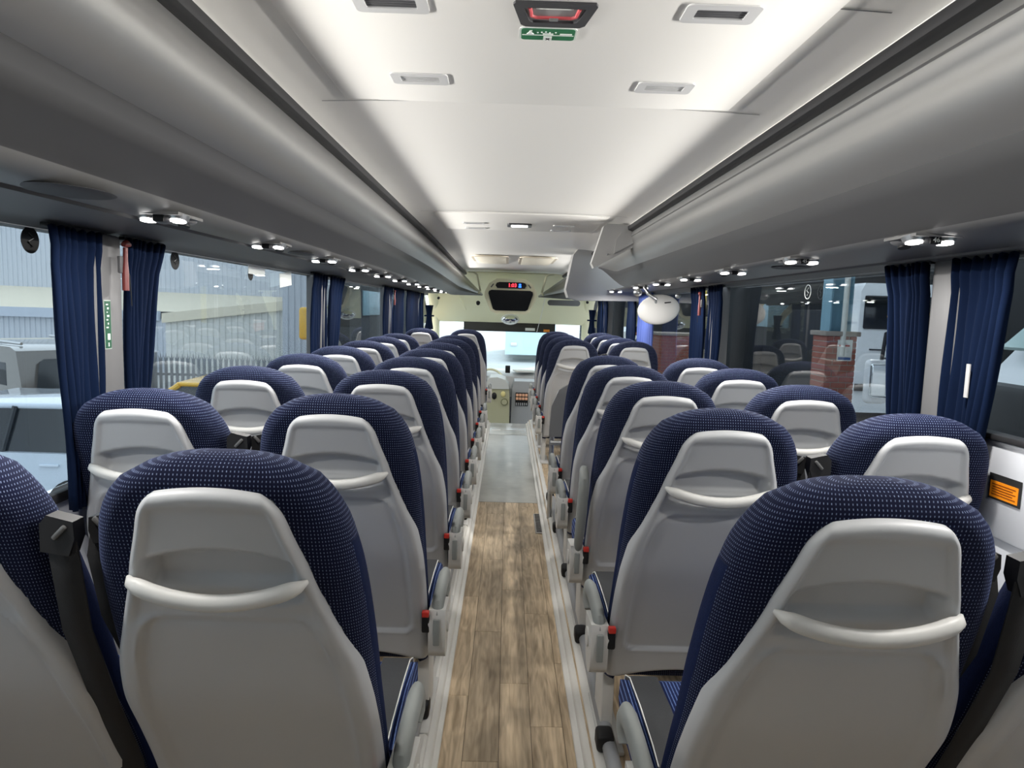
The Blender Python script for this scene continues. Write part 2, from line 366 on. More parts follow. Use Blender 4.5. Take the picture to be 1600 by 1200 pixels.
# ------------------------------------------------------------------ seats
ZT = 1.18
YR = [(0.27, 0.275), (0.4, 0.24), (0.5, 0.20), (0.6, 0.15), (0.7, 0.095), (0.8, 0.054), (0.9, 0.015), (1.0, -0.022), (1.13, -0.064), (1.2, -0.076)]
HWF = [(0.0, 0.0), (0.003, 0.045), (0.008, 0.078), (0.016, 0.106), (0.03, 0.140), (0.05, 0.164), (0.075, 0.183), (0.11, 0.200), (0.15, 0.21), (0.2, 0.219), (0.28, 0.226), (0.45, 0.232), (0.7, 0.232), (0.92, 0.228)]
HWS = [(0.27, 0.230), (0.5, 0.232), (0.68, 0.230), (0.75, 0.222), (0.80, 0.212), (0.85, 0.195), (0.9, 0.178), (0.95, 0.161), (1.0, 0.147), (1.06, 0.130), (1.09, 0.122), (1.107, 0.115), (1.121, 0.103), (1.129, 0.090), (1.134, 0.075)]
def yr(z): return crom(YR, z)
def seat_fabric():
    zs = [0.27 + (1.16 - 0.27)*i/40 for i in range(40)] + [ZT - t for t in (0.02, 0.016, 0.0125, 0.009, 0.006, 0.0035, 0.0018, 0.0006)]
    n = 12; vs = []; uvs = []; fs = []; va = []; prev = None; acc = 0
    for z in zs:
        t = ZT - z; hw = crom(HWF, t); hw = max(hw, 0.02)
        # thickness closes over the top
        full = 0.125 if z > 0.85 else 0.125 - 0.02*sst(0.85, 0.5, z)
        k = math.sqrt(max(0.0, 1 - (1 - min(1, t/0.05))**2)); th = max(0.015, full*k)
        ymid = yr(z) + 0.012 + full*0.52
        rad = min(0.052, hw*0.9, th*0.48)
        a0 = ymid - th/2 if k < 1 else yr(z) + 0.012; a1 = a0 + th
        pts = []
        def arc(cx, cy, s, e):
            for j in range(7):
                a = s + (e - s)*j/6; pts.append((cx + rad*math.cos(a), cy + rad*math.sin(a)))
        # counter-clockwise from rear centre (rear is -y)
        for j in range(10): pts.append(((hw - rad)*j/10, a0))
        arc(hw - rad, a0 + rad, -PI/2, 0); arc(hw - rad, a1 - rad, 0, PI/2)
        for j in range(1, 8): pts.append(((hw - rad)*(1 - j/4), a1))
        arc(-hw + rad, a1 - rad, PI/2, PI); arc(-hw + rad, a0 + rad, PI, 1.5*PI)
        for j in range(1, 10): pts.append((-(hw - rad)*(1 - j/10), a0))
        hs = crom(HWS, z) if z < 1.115 else 0
        pts = [(a, b + (0.034*sst(hs - 0.012, hs - 0.034, abs(a))*sst(1.115, 1.09, z) if b < a0 + 0.004 else 0)) for a, b in pts]
        m = len(pts)
        if prev: acc += math.hypot(z - prev[0], a0 - prev[1])
        prev = (z, a0)
        for p in pts:
            uu = math.copysign(abs(p[0]) + max(0, p[1] - a0), p[0]) if p[1] < a1 - 0.001 else p[0]
            vs.append((p[0], p[1], z)); uvs.append((uu, acc))
    R = len(zs)
    for i in range(R-1):
        for j in range(m): fs.append((i*m + j, i*m + (j+1) % m, (i+1)*m + (j+1) % m, (i+1)*m + j))
    fs.append(tuple(range(m))[::-1]); fs.append(tuple((R-1)*m + j for j in range(m)))
    return vs, fs, uvs, m
def seat_shell():
    NU, NV = 60, 120; vs = []; fs = []
    zb, zt = 0.285, 1.134
    for i in range(NV+1):
        v = i/NV; z0 = zb + (zt - zb)*(1 - (1 - v)**1.15)
        for j in range(NU+1):
            u = -1 + 2*j/NU; u = math.copysign(1 - (1 - abs(u))**1.25, u) if False else u
            hw = crom(HWS, z0); x = hw*u
            z = z0 - 1.1*x*x*sst(0.98, 1.12, z0) + 0.030*(1 - min(1, (x/0.19)**2))*sst(0.36, 0.285, z0)
            ex = hw - abs(x); ez = zt - z0; eb = z0 - zb
            e = ex if ez > 0.05 else min(ex, ez)
            e = min(e, ez*1.0)
            edge = 0.034*(1 - math.sqrt(max(0, 1 - (1 - min(1, e/0.022))**2))) + 0.020*(1 - min(1, eb/0.012))
            y = yr(z) - 0.006 + edge
            # recessed headboard field
            f1 = sst(0.020, 0.030, ex) * sst(0.032, 0.041, ez + 0.7*x*x) * sst(0.86, 0.90, z0)
            y += 0.009*f1
            # scoop behind the handle
            top = 1.024 - 1.4*x*x; 
            f2 = sst(0.128, 0.112, abs(x)) * sst(top, top - 0.012, z) * sst(0.935, 0.965, z)
            y += 0.034*f2
            # hollow under the handle
            low = 0.906 + 1.0*x*x
            f3 = sst(0.140, 0.128, abs(x)) * sst(low, low + 0.010, z) * sst(0.955, 0.935, z)
            y += 0.012*f3
            # lower panel
            r = 0.03; qx = (hw - 0.045) - abs(x); q1 = 0.886 - z; q2 = z - 0.40
            m = min(qx, q1, q2)
            for qa in (q1, q2):
                if qx < r and qa < r: m = r - math.hypot(r - qx, r - qa)
            y += 0.010*sst(-0.003, 0.006, m) - 0.004*math.exp(-((m + 0.004)/0.003)**2)
            vs.append((x, y, z))
    for i in range(NV):
        for j in range(NU):
            a = i*(NU+1) + j; fs.append((a, a+1, a+NU+2, a+NU+1))
    return vs, fs
def sweep_rect(mb, path, w, h):
    pass
def make_seat(aisle, inner):
    """aisle: +1/-1 side with the armrest (0 none); inner: side with the belt guide"""
    t = thing('coach_seat', 'x', 'seat')
    vs, fs, uvs = FABRIC_G; mk('back_cushion', vs, fs, FAB, t, True, uvs) if not SH else link('back_cushion', SH['fab'], t)
    return t
FABRIC_G = seat_fabric(); SHELL_G = seat_shell()
def me_of(o): 
    me = o.data; bpy.data.objects.remove(o); return me
ME = {}
ME['back_cushion'] = me_of(mk('back_cushion', *FABRIC_G[:2], FAB, None, True, FABRIC_G[2], True))
SIDE = mat('seat_side_blue', (0.005, 0.011, 0.045), 0.85, bump=0.5, bscale=420, var=0.35, vscale=160, spec=0.1)
ME['back_cushion'].materials.append(SIDE)
for p in ME['back_cushion'].polygons:
    c = p.center
    if c.y - yr(c.z) > 0.052 and abs(c.x) > 0.10 and c.z < 1.03: p.material_index = 1
ME['back_shell'] = me_of(mk('back_shell', *SHELL_G, SHELL, None, True))
# grab handle
def handle_mb():
    mb = MB(); pts = []; rad = []; n = 28
    for i in range(n+1):
        s = -1 + 2*i/n; x = 0.145*s; q = 1 - s*s
        z = 0.970 - 0.030*q; y = yr(z) - 0.006 - 0.034*q**0.5 if q > 0 else yr(z) - 0.004
        pts.append((x, y, z)); rad.append(0.004 + 0.0105*min(1, (q*3.2))**0.6)
    mb.tube(pts, rad, 12, 0.85); return mb
o = handle_mb().build('grab_handle', SHELL2); ME['grab_handle'] = me_of(o)
for s in (-1, 1):
    z = 0.963; ME['screw_cover', s] = me_of(MB().cyl((s*0.121, yr(z) - 0.026, z - 0.001), (s*0.121, yr(z) - 0.0315, z - 0.001), 0.0095, n=18).build('screw_cover', SHELL2))
# seat cushion: blue centre and side, charcoal leather bolsters with pale piping
def uv_box(o, k=1.0):
    me = o.data; ul = me.uv_layers.new(name='UVMap')
    for l in me.loops:
        v = me.vertices[l.vertex_index].co; ul.data[l.index].uv = (v.x + v.z*0.3, v.y)
o = MB().prism([(0.33, 0.32), (0.73, 0.32), (0.765, 0.36), (0.755, 0.42), (0.70, 0.448), (0.55, 0.455), (0.40, 0.452), (0.33, 0.445)], 'x', -0.155, 0.155).bevel(0.012, 2).build('seat_cushion', STRIPE); uv_box(o); ME['seat_cushion'] = me_of(o)
for s in (-1, 1):
    ME['bolster', s] = me_of(MB().prism([(0.33, 0.33), (0.73, 0.33), (0.768, 0.37), (0.76, 0.43), (0.70, 0.462), (0.55, 0.470), (0.40, 0.466), (0.33, 0.455)], 'x', *sorted((s*0.145, s*0.218))).bevel(0.012, 3).build('bolster', LEATHER))
    o = MB().prism([(0.33, 0.315), (0.73, 0.315), (0.772, 0.36), (0.762, 0.418), (0.70, 0.450), (0.55, 0.458), (0.40, 0.454), (0.33, 0.445)], 'x', *sorted((s*0.208, s*0.231))).bevel(0.008, 2).build('side_panel', STRIPE); uv_box(o); ME['side_panel', s] = me_of(o)
    ME['piping', s] = me_of(MB().tube([(s*0.219, y, z) for y, z in ((0.34, 0.459), (0.40, 0.467), (0.55, 0.471), (0.69, 0.463), (0.75, 0.437), (0.768, 0.40), (0.765, 0.345))], 0.0017, 6).build('piping', WHITE))
ME['seat_pan'] = me_of(MB().box((0, 0.52, 0.30), (0.42, 0.36, 0.04), 0.012).build('seat_pan', BLACK))
# aisle armrest
def arm(s):
    X = s*0.266
    mb = MB(); pr = []
    for a in range(13):
        t = PI + PI*a/12; pr.append((0.255 + 0.060*math.cos(t), 0.375 + 0.055*math.sin(t)))
    pr += [(0.330, 0.43), (0.335, 0.475), (0.20, 0.490), (0.185, 0.45)]
    mb.prism(pr, 'x', X - 0.026, X + 0.026); mb.bevel(0.012, 3)
    body = mb.build('arm_body', SHELL2)
    mb = MB(); path = [(0.215, 0.44), (0.217, 0.47), (0.228, 0.493), (0.26, 0.503), (0.34, 0.506), (0.43, 0.504), (0.475, 0.493), (0.502, 0.465), (0.505, 0.43), (0.49, 0.41)]
    mb.tube([(X, y, z) for y, z in path], [0.013, 0.016, 0.018, 0.019, 0.019, 0.019, 0.0185, 0.018, 0.016, 0.011], 14, 1.5, up=(1, 0, 0))
    pad = mb.build('arm_pad', ARMPAD)
    bt = MB().cyl((X + s*0.024, 0.27, 0.42), (X + s*0.031, 0.27, 0.42), 0.030, n=22).build('pivot_cover', SHELL2)
    hg = MB().box((X, 0.184, 0.425), (0.020, 0.014, 0.085), 0.004).build('hinge_strip', ARMPAD)
    return [me_of(q) for q in (body, pad, bt, hg)]
ARM = {s: arm(s) for s in (-1, 1)}
# raised armrest seen beside a few right-hand seats
def arm_up(s):
    X = s*0.262
    path = [(0.24, 0.43), (0.20, 0.50), (0.16, 0.58), (0.125, 0.66), (0.10, 0.74), (0.095, 0.79), (0.115, 0.82), (0.14, 0.815)]
    return me_of(MB().tube([(X, y, z) for y, z in path], [0.014, 0.017, 0.020, 0.0205, 0.020, 0.019, 0.017, 0.012], 14, 1.3, up=(1, 0, 0)).build('arm_pad', ARMPAD))
ARMUP = {s: arm_up(s) for s in (-1, 1)}
# belt guide on the inner shoulder, strap behind it, red buckle
def guide(s, big):
    X = s*(0.248 if big else 0.222); y0 = -0.012 if big else 0.045
    mb = MB(); k = 0.82 if big else 0.65
    pr = [(-0.034, -0.004), (0.022, -0.012), (0.034, 0.022), (0.032, 0.058), (-0.020, 0.070), (-0.034, 0.052)]
    mb.prism([(X + s*a*k, 1.010 + b*k) for a, b in pr], 'y', y0, y0 + 0.030); mb.bevel(0.012, 4)
    g = mb.build('belt_guide', BLACK)
    sl = MB().box((X + s*0.006*k, y0 - 0.001, 1.040), (0.009, 0.008, 0.036*k), 0.003, 2, Matrix.Rotation(s*0.75, 3, 'Y')).build('guide_slot', mat('slot_grey', (0.10, 0.10, 0.10), 0.25))
    pts = [(X, y0 + 0.004, 1.045), (X + s*0.010, y0 + 0.002, 0.98), (X + s*0.006, y0 + 0.03, 0.86), (X - s*0.006, y0 + 0.12, 0.68), (X - s*0.012, y0 + 0.21, 0.50), (X - s*0.014, y0 + 0.26, 0.33)]
    vs = []; fs = []
    for i, p in enumerate(pts):
        hw = 0.023 if big else 0.017
        for dx, dy in ((-hw, 0), (hw, 0.004), (hw, 0.008), (-hw, 0.004)): vs.append((p[0]+dx, p[1]+dy, p[2]))
    for i in range(len(pts)-1):
        for k in range(4): a = i*4 + k; b = i*4 + (k+1) % 4; fs.append((a, b, b+4, a+4))
    st = mk('belt_strap', vs, fs, WEBBING, None, True, None, True); 
    return [me_of(q) for q in (g, sl, st)]
GUIDE = {(s, b): guide(s, b) for s in (-1, 1) for b in (True, False)}
def buckle(s):
    X = s*0.232
    a = MB().box((X, 0.20, 0.45), (0.024, 0.030, 0.06), 0.005).build('buckle', BLACK); b = MB().box((X, 0.186, 0.483), (0.022, 0.020, 0.018), 0.003).build('release_button', RED)
    return me_of(a), me_of(b)
BUCK = {s: buckle(s) for s in (-1, 1)}
def leg(s):
    mb = MB(); mb.box((s*0.212, 0.40, 0.185), (0.040, 0.15, 0.27), 0.008); mb.box((s*0.205, 0.40, 0.058), (0.075, 0.34, 0.016), 0.005)
    return me_of(mb.build('leg', SHELL2))
LEG = {s: leg(s) for s in (-1, 1)}
def make_seat(aisle, inner, raised=False):
    t = thing('coach_seat', 'x', 'seat')
    def P(n, me, par=None): o = bpy.data.objects.new(n, me); C.objects.link(o); o.parent = par or t; return o
    P('back_cushion', ME['back_cushion']); sh = P('back_shell', ME['back_shell'])
    h = P('grab_handle', ME['grab_handle']); [P('screw_cover', ME['screw_cover', q], h) for q in (-1, 1)]
    P('seat_cushion', ME['seat_cushion'])
    for q in (-1, 1):
        b = P('bolster', ME['bolster', q]); b['label'] = 'charcoal leather bolster'; P('piping', ME['piping', q], b); P('side_panel', ME['side_panel', q])
    P('seat_pan', ME['seat_pan'])
    if aisle:
        A = ARM[aisle]; a = P('armrest', A[0]); P('arm_pad', ARMUP[aisle] if raised else A[1], a); P('pivot_cover', A[2], a); P('hinge_strip', A[3], a)
        P('leg', LEG[aisle]); bk = P('buckle', BUCK[aisle][0]); rb = P('release_button', BUCK[aisle][1], bk); rb['label'] = 'red release button'
    else:
        P('leg', LEG[-inner])
    G = GUIDE[inner, aisle == 0]; g = P('belt_guide', G[0]); P('guide_slot', G[1], g); P('belt_strap', G[2])
    return t
DL = [1.095, 1.84, 2.57, 3.28, 3.98, 4.67, 5.36, 6.02, 7.75]
DR = [1.03, 1.765, 2.455, 3.15, 3.81, 5.81, 6.5, 7.2, 7.9]
XLA, XLW, XRA, XRW = -0.458, -0.966, 0.568, 1.072
protos = {k: make_seat(*k) for k in ((1, -1), (0, 1), (-1, 1), (0, -1))}
prup = make_seat(-1, 1, True)
trees = {k: tree_of(p) for k, p in protos.items()}; trup = tree_of(prup)
used = set()
def put(key, x, d, label, group):
    src, tr = (protos[key], trees[key]) if key != 'up' else (prup, trup)
    if key not in used: used.add(key); o = src; o.location = (x, d, 0); o['label'] = label
    else: o = dup(src, (x, d, 0), label, None, tr)
    o['group'] = group; return o
for i, d in enumerate(DL):
    put((1, -1), XLA, d, f'blue dotted aisle seat, {ORD[i]} from the camera in the left block', 'aisle seats left of the gangway')
    put((0, 1), XLW, d, f'blue dotted window seat, {ORD[i]} from the camera in the left block', 'window seats left of the gangway')
for i, d in enumerate(DR):
    put('up' if i == 2 else (-1, 1), XRA, d, f'blue dotted aisle seat, {ORD[i]} from the camera in the right block', 'aisle seats right of the gangway')
    put((0, -1), XRW, d, f'blue dotted window seat, {ORD[i]} from the camera in the right block', 'window seats right of the gangway')

# ------------------------------------------------------------------ front of the coach
def rrect(w, h, r, n=5, taper=0.0):
    p = []
    for cx, cz, a in ((w/2 - r, h/2 - r, 0), (-w/2 + r, h/2 - r, PI/2), (-w/2 + r, -h/2 + r, PI), (w/2 - r, -h/2 + r, 1.5*PI)):
        for k in range(n+1):
            t = a + PI/2*k/n; x, z = cx + r*math.cos(t), cz + r*math.sin(t); p.append((x*(1 + taper*z/h), z))
    return p
def off(p, x, z): return [(a + x, b + z) for a, b in p]
CX = 0.045
# header above the windscreen (slopes forward), windscreen, pillars
hd = MB()
hd.prism([(10.30, 2.06), (10.34, 2.06), (10.62, 1.78), (11.0, 1.62), (11.36, 1.26), (11.40, 1.20), (11.36, 1.185), (11.30, 1.21), (10.95, 1.56), (10.56, 1.72), (10.30, 1.94)], 'x', XL - 0.05, XR + 0.05)
wf = struct(hd.build('wall_front', CREAM))
struct(MB().box((CX, 11.6, -0.55), (2.6, 0.10, 1.55), 0.02).build('lower_front', WALLG, wf))
struct(MB().box((CX, 11.48, 0.72), (2.5, 0.008, 1.06), 0, 1, Matrix.Rotation(0.05, 3, 'X')).build('window_11', CLEAR, None, False))
for s, x in ((-1, XL + 0.03), (1, XR - 0.03)):
    struct(MB().tube([(x - s*0.02, 10.2, 1.98), (x, 10.7, 1.72), (x, 11.25, 1.40), (x, 11.45, 1.0), (x, 11.5, 0.1)], [0.10, 0.10, 0.075, 0.06, 0.06], 10).build('pillar', CREAM, wf))
    # arched frame of the quarter window
    arch = [(x + s*0.02, 9.15 + 0.95*t, 1.20 + 0.42*math.sin(PI*(0.5 + 0.5*t))**0.6 if t < 1 else 1.20) for t in [k/14 for k in range(15)]]
    struct(MB().tube([(x + s*0.01, 9.1, 1.63)] + arch, 0.045, 8).build('window_arch', CREAM, wf))
cab = struct(MB().box((CX, 10.1, -0.42), (2.5, 3.2, 0.05)).build('cab_floor', RUBBER, floor))
stp = struct(MB().box((CX - 0.005, 8.66, -0.14), (0.46, 0.30, 0.03), 0.004).build('step', mat('step_dark', (0.05, 0.05, 0.055), 0.5), floor))
for k in range(4):
    struct(MB().box((CX - 0.005, 8.55 + 0.075*k, -0.118), (0.44, 0.012, 0.012), 0.003).build('step_slat', METAL, floor))
# monitor pod: clock above, screen below
t = thing('monitor_pod', 'cream ceiling pod with red clock and dark screen over the windscreen', 'monitor', (0.03, 9.70, 1.60))
mb = MB()
prof = [(-0.20, 0.235), (0.20, 0.235), (0.305, 0.17), (0.365, 0.05), (0.368, -0.01), (0.275, -0.215), (0.20, -0.25), (-0.20, -0.25), (-0.275, -0.215), (-0.368, -0.01), (-0.365, 0.05), (-0.305, 0.17)]
mb.prism(prof, 'y', 0.0, 0.55); mb.bevel(0.03, 3); mb.build('housing', CREAM, t)
MB().prism([(-0.305, 0.062), (-0.27, 0.078), (0.27, 0.078), (0.305, 0.062), (0.312, 0.03), (0.245, -0.185), (0.21, -0.205), (-0.21, -0.205), (-0.245, -0.185), (-0.312, 0.03)], 'y', -0.012, 0.02).bevel(0.006, 2).build('screen', DGLASS, t)
ck = MB().prism(off([(-0.215, 0), (-0.20, 0.035), (-0.16, 0.048), (0.16, 0.048), (0.20, 0.035), (0.215, 0), (0.19, -0.036), (-0.19, -0.036)], 0, 0.142), 'y', -0.014, 0.02).build('clock_display', BLACK, t)
def text(s, size, m, parent, loc, rot=(PI/2, 0, 0), name='lettering', ext=0.0008, align='CENTER', sx=1.0):
    cu = bpy.data.curves.new(name, 'FONT'); cu.body = s; cu.size = size; cu.extrude = ext; cu.align_x = align; cu.align_y = 'CENTER'; cu.resolution_u = 2
    cu.materials.append(m); o = bpy.data.objects.new(name, cu); C.objects.link(o); bpy.context.view_layer.update()
    me = bpy.data.meshes.new_from_object(o.evaluated_get(bpy.context.evaluated_depsgraph_get())); bpy.data.objects.remove(o)
    if not me.materials: me.materials.append(m)
    o = bpy.data.objects.new(name, me); C.objects.link(o); o.parent = parent; o.location = loc; o.rotation_euler = rot; o.scale = (sx, 1, 1); return o
LEDR = mat('led_red', (0.3, 0.0, 0.0), 0.4, emit=(1, 0.03, 0.05), es=4); LEDB = mat('led_blue', (0, 0.02, 0.3), 0.4, emit=(0.02, 0.12, 1), es=3)
text('1:03', 0.072, LEDR, ck, (0.02, -0.016, 0.145), name='clock_digits'); 
MB().box((0.125, -0.014, 0.158), (0.030, 0.006, 0.026), 0.004).box((0.125, -0.014, 0.130), (0.040, 0.006, 0.020), 0.004).build('warning_symbol', LEDB, ck)
for s in (-1, 1):
    MB().prism([(s*0.235, 0.16), (s*0.25, 0.165), (s*0.285, 0.118), (s*0.27, 0.11)], 'y', -0.004, 0.02).build('vent_slot', mat('vent_dark', (0.12, 0.12, 0.10), 0.6), t)
# grab bars at the ends of the racks
for s, x in ((-1, -0.40), (1, 0.47)):
    o = MB().tube([(x + s*0.17, 9.9, 1.92), (x + s*0.09, 9.82, 1.915), (x + s*0.05, 9.8, 1.88), (x, 9.8, 1.66), (x + s*0.02, 9.85, 1.63)], 0.016, 10).build('grab_bar', CREAM)
    tag(o, 'pale curved grab bar at the %s end of the monitor pod' % ('door' if s < 0 else 'driver'), 'grab bar')
    o['label'] = 'pale curved grab bar left of the clock and screen pod' if s < 0 else 'pale curved grab bar right of the clock and screen pod'
# convex mirror, sun blind, flap, camera dot, stickers, cord
t = thing('convex_mirror', 'small oval convex mirror hanging under the monitor pod', 'mirror', (0.036, 11.0, 1.255))
MB().ell((0, 0.012, 0), (0.145, 0.03, 0.085), 28, 14).build('mirror_housing', WHITE, t); MB().ell((0, -0.004, 0), (0.128, 0.028, 0.070), 28, 14).build('mirror_face', MIRROR, t)
MB().tube([(0, 0.03, 0.04), (0, 0.1, 0.10), (0, 0.16, 0.16)], 0.010, 8).build('mirror_arm', BLACK, t)
t = thing('sun_blind', 'dark pull-down sun blind across the top of the windscreen', 'blind', (0.03, 11.34, 1.21))
MB().box((0, 0, -0.075), (1.50, 0.006, 0.155), 0.002).build('blind_cloth', mat('blind_dark', (0.03, 0.028, 0.022), 0.7), t); MB().cyl((-0.75, 0, -0.153), (0.75, 0, -0.153), 0.009, n=10).build('blind_rail', RUBBER, t)
t = thing('sticker_row', 'row of small white and orange stickers on the sun blind', 'sticker', (0.40, 11.33, 1.09))
MB().box((-0.03, -0.004, 0.006), (0.16, 0.003, 0.045)).build('white_label', PAPERW, t, False); MB().box((0.24, -0.004, -0.008), (0.10, 0.003, 0.04)).build('orange_label', mat('orange', (0.85, 0.28, 0.02), 0.5), t, False)
o = MB().prism(off(rrect(0.50, 0.085, 0.04), 0.855, 1.535), 'y', 10.66, 10.70).build('roof_flap', mat('flap_grey', (0.17, 0.17, 0.17), 0.5)); tag(o, 'grey rounded flap on the cream panel right of the monitor', 'flap')
o = MB().cyl((-0.46, 10.58, 1.50), (-0.46, 10.54, 1.485), 0.032, 0.026, 16).build('roof_camera', BLACK); tag(o, 'small black dome camera on the cream panel left of the screen', 'camera')
o = MB().tube([(0.55, 10.4, 1.62), (0.53, 10.9, 1.36), (0.47, 11.28, 1.02)], 0.004, 6).build('pull_cord', WHITE); tag(o, 'thin pale cord hanging from the roof to the sun blind', 'cord')
o = MB().box((-0.72, 10.9, 1.48), (0.03, 0.02, 0.24), 0.008, 2, Matrix.Rotation(-0.5, 3, 'Y')).build('pillar_handle', CREAM); tag(o, 'cream grab strip on the panel left of the camera', 'handle')
for s, x in ((-1, XL + 0.16), (1, XR - 0.12)):
    o = MB().cyl((x, 10.5, 1.555), (x, 10.47, 1.55), 0.02, n=12).build('coat_hook', BLACK); tag(o, 'small black coat hook on the cream panel by the %s quarter window' % ('left' if s < 0 else 'right'), 'hook')
# dashboard: console side, centre stack, wheel
OLIVE = mat('olive_console', (0.42, 0.42, 0.27), 0.45)
t = thing('driver_console', 'olive console flank with round speaker at the end of the gangway', 'console', (-0.07, 9.6, 0))
MB().prism([(-0.20, -0.42), (-0.20, 0.36), (-0.17, 0.42), (-0.05, 0.43), (0.06, 0.40), (0.11, 0.33), (0.125, 0.2), (0.135, -0.42)], 'y', 0, 0.5).bevel(0.02, 3).build('flank', OLIVE, t)
MB().prism([(-0.21, 0.30), (-0.20, 0.40), (-0.16, 0.455), (-0.05, 0.465), (0.06, 0.43), (0.11, 0.35), (0.115, 0.30)], 'y', -0.012, 0.52).bevel(0.02, 3).build('top_cowl', mat('cowl_grey', (0.55, 0.58, 0.56), 0.4), t)
sp = MB().cyl((0.054, -0.012, 0.118), (0.054, 0.01, 0.118), 0.05, n=24).build('speaker_ring', mat('olive_dark', (0.16, 0.17, 0.08), 0.5), t); MB().cyl((0.054, -0.018, 0.118), (0.054, 0.0, 0.118), 0.038, n=24).build('speaker_mesh', OLIVE, sp)
MB().ell((0.034, -0.004, 0.228), (0.034, 0.012, 0.042), 18, 10).build('amber_knob', mat('amber_pale', (0.75, 0.68, 0.30), 0.35), t); MB().ell((-0.09, -0.002, 0.20), (0.036, 0.03, 0.05), 16, 10).build('recess', BLACK, t)  # small yellowish knob on the console face
t = thing('centre_stack', 'grey dashboard stack with peach switch panels beside the olive console', 'dashboard', (0.21, 9.75, 0))
MB().prism([(-0.135, -0.42), (-0.125, -0.05), (-0.12, 0.30), (-0.09, 0.40), (0.20, 0.40), (0.26, 0.30), (0.26, -0.42)], 'y', 0, 0.42).bevel(0.02, 3).build('stack_body', mat('stack_grey', (0.34, 0.36, 0.37), 0.4), t)
MB().box((0.02, -0.006, 0.145), (0.18, 0.012, 0.19), 0.004).build('switch_panel', BLACK, t)
SW = mat('switch_peach', (0.85, 0.48, 0.30), 0.4)
for r in range(2):
    for k in range(4): MB().box((-0.045 + 0.043*k, -0.016, 0.205 - 0.052*r), (0.036, 0.012, 0.038), 0.004).build('switch', SW, t)
for k in range(6): MB().box((-0.055 + 0.029*k, -0.014, 0.075), (0.016, 0.012, 0.040), 0.003).build('rocker', METAL, t)
for k in range(3): MB().box((-0.05 + 0.05*k, 0.04, 0.352), (0.045, 0.05, 0.06), 0.01).build('gauge', SW, t)
t = thing('dash_top', 'pale dashboard top with papers under the windscreen', 'dashboard', (0.05, 10.9, 0))
MB().prism([(10.34, 0.22), (10.42, 0.40), (10.7, 0.45), (11.4, 0.42), (11.4, 0.1), (10.34, 0.1)], 'x', -1.15, 1.2).bevel(0.03, 2).build('dash_shell', mat('dash_grey', (0.45, 0.46, 0.46), 0.5), t)
for ch in t.children: ch.location = (-0.05, -10.9, 0)
o = MB().box((0.29, 10.6, 0.475), (0.34, 0.26, 0.03), 0.008, 2, Matrix.Rotation(0.2, 3, 'Z')).build('paper_stack', PAPERW); tag(o, 'stack of pale papers lying on the dashboard top', 'papers')
o = MB().box((0.02, 10.52, 0.50), (0.075, 0.03, 0.115), 0.008).build('phone_holder', BLACK); tag(o, 'small dark phone holder standing on the dashboard', 'phone holder')
t = thing('steering_wheel', 'pale rim of a steering wheel behind the olive console', 'steering wheel', (-0.24, 10.22, 0.33)); 
ring = [(0.20*math.cos(2*PI*k/32), 0.10*math.sin(2*PI*k/32), 0.18*math.sin(2*PI*k/32)) for k in range(33)]
MB().tube(ring, 0.017, 8).build('wheel_rim', CREAM, t); MB().ell((0, 0, 0), (0.06, 0.03, 0.05)).build('wheel_hub', BLACK, t); MB().tube([(-0.19, 0, 0), (0.19, 0, 0)], 0.012, 8).build('spoke', BLACK, t)
# over-door box and drop-down screen on the right
t = thing('door_gear_box', 'large plain grey box under the roof behind the rack nose', 'cabinet', (0, 6.62, 0))
MB().prism([(0.655, 2.010), (1.28, 2.010), (1.28, 1.530), (0.66, 1.520), (0.57, 1.545), (0.545, 1.62), (0.605, 1.95)], 'y', 0, 0.26).bevel(0.02, 3).build('box_shell', mat('box_grey', (0.33, 0.33, 0.325), 0.5), t)
t = thing('folded_screen', 'pale grey drop-down screen housing between ceiling and right rack', 'monitor', (0, 4.64, 0))
MB().prism([(0.640, 2.000), (0.90, 1.998), (0.90, 1.895), (0.562, 1.708), (0.545, 1.74), (0.618, 1.985)], 'y', 0, 0.09).bevel(0.014, 3).build('screen_back', mat('screen_grey', (0.42, 0.415, 0.405), 0.45), t)
MB().prism([(0.735, 1.945), (0.87, 1.940), (0.87, 1.905), (0.690, 1.805), (0.702, 1.90)], 'y', -0.008, 0.01).bevel(0.006, 2).build('back_panel', MATS['screen_grey'], t)
MB().ell((0.648, -0.002, 1.800), (0.006, 0.005, 0.006), 10, 6).build('screw', METAL, t)
# white-backed mirror on a bracket over the middle door
t = thing('door_mirror', 'large white oval mirror back hanging by the right window', 'mirror', (1.07, 4.92, 1.447))
q = Matrix.Rotation(0.30, 4, 'Z') @ Matrix.Rotation(-0.12, 4, 'Y')
mb = MB(); mb.ell((0, 0, 0), (0.168, 0.035, 0.106), 32, 16); o = mb.build('mirror_back', WHITE, t); o.data.transform(q)
o = MB().ell((0, 0.012, 0), (0.158, 0.03, 0.098), 32, 14).build('mirror_glass', MIRROR, t); o.data.transform(q)
o = MB().box((0.055, -0.036, 0.045), (0.05, 0.006, 0.008), 0.002).build('slot', RUBBER, t); o.data.transform(q)
o = MB().tube([(-0.03, -0.02, 0.03), (-0.035, -0.055, 0.07), (-0.09, -0.04, 0.11), (-0.11, -0.02, 0.15), (-0.10, 0.0, 0.17)], [0.012, 0.014, 0.014, 0.013, 0.012], 10).build('bracket', METAL, t)
o = MB().ell((-0.155, 0.0, 0.115), (0.032, 0.03, 0.028)).build('knuckle', METAL, t); MB().ell((0.13, -0.01, 0.10), (0.02, 0.02, 0.018)).build('clamp', METAL, t)
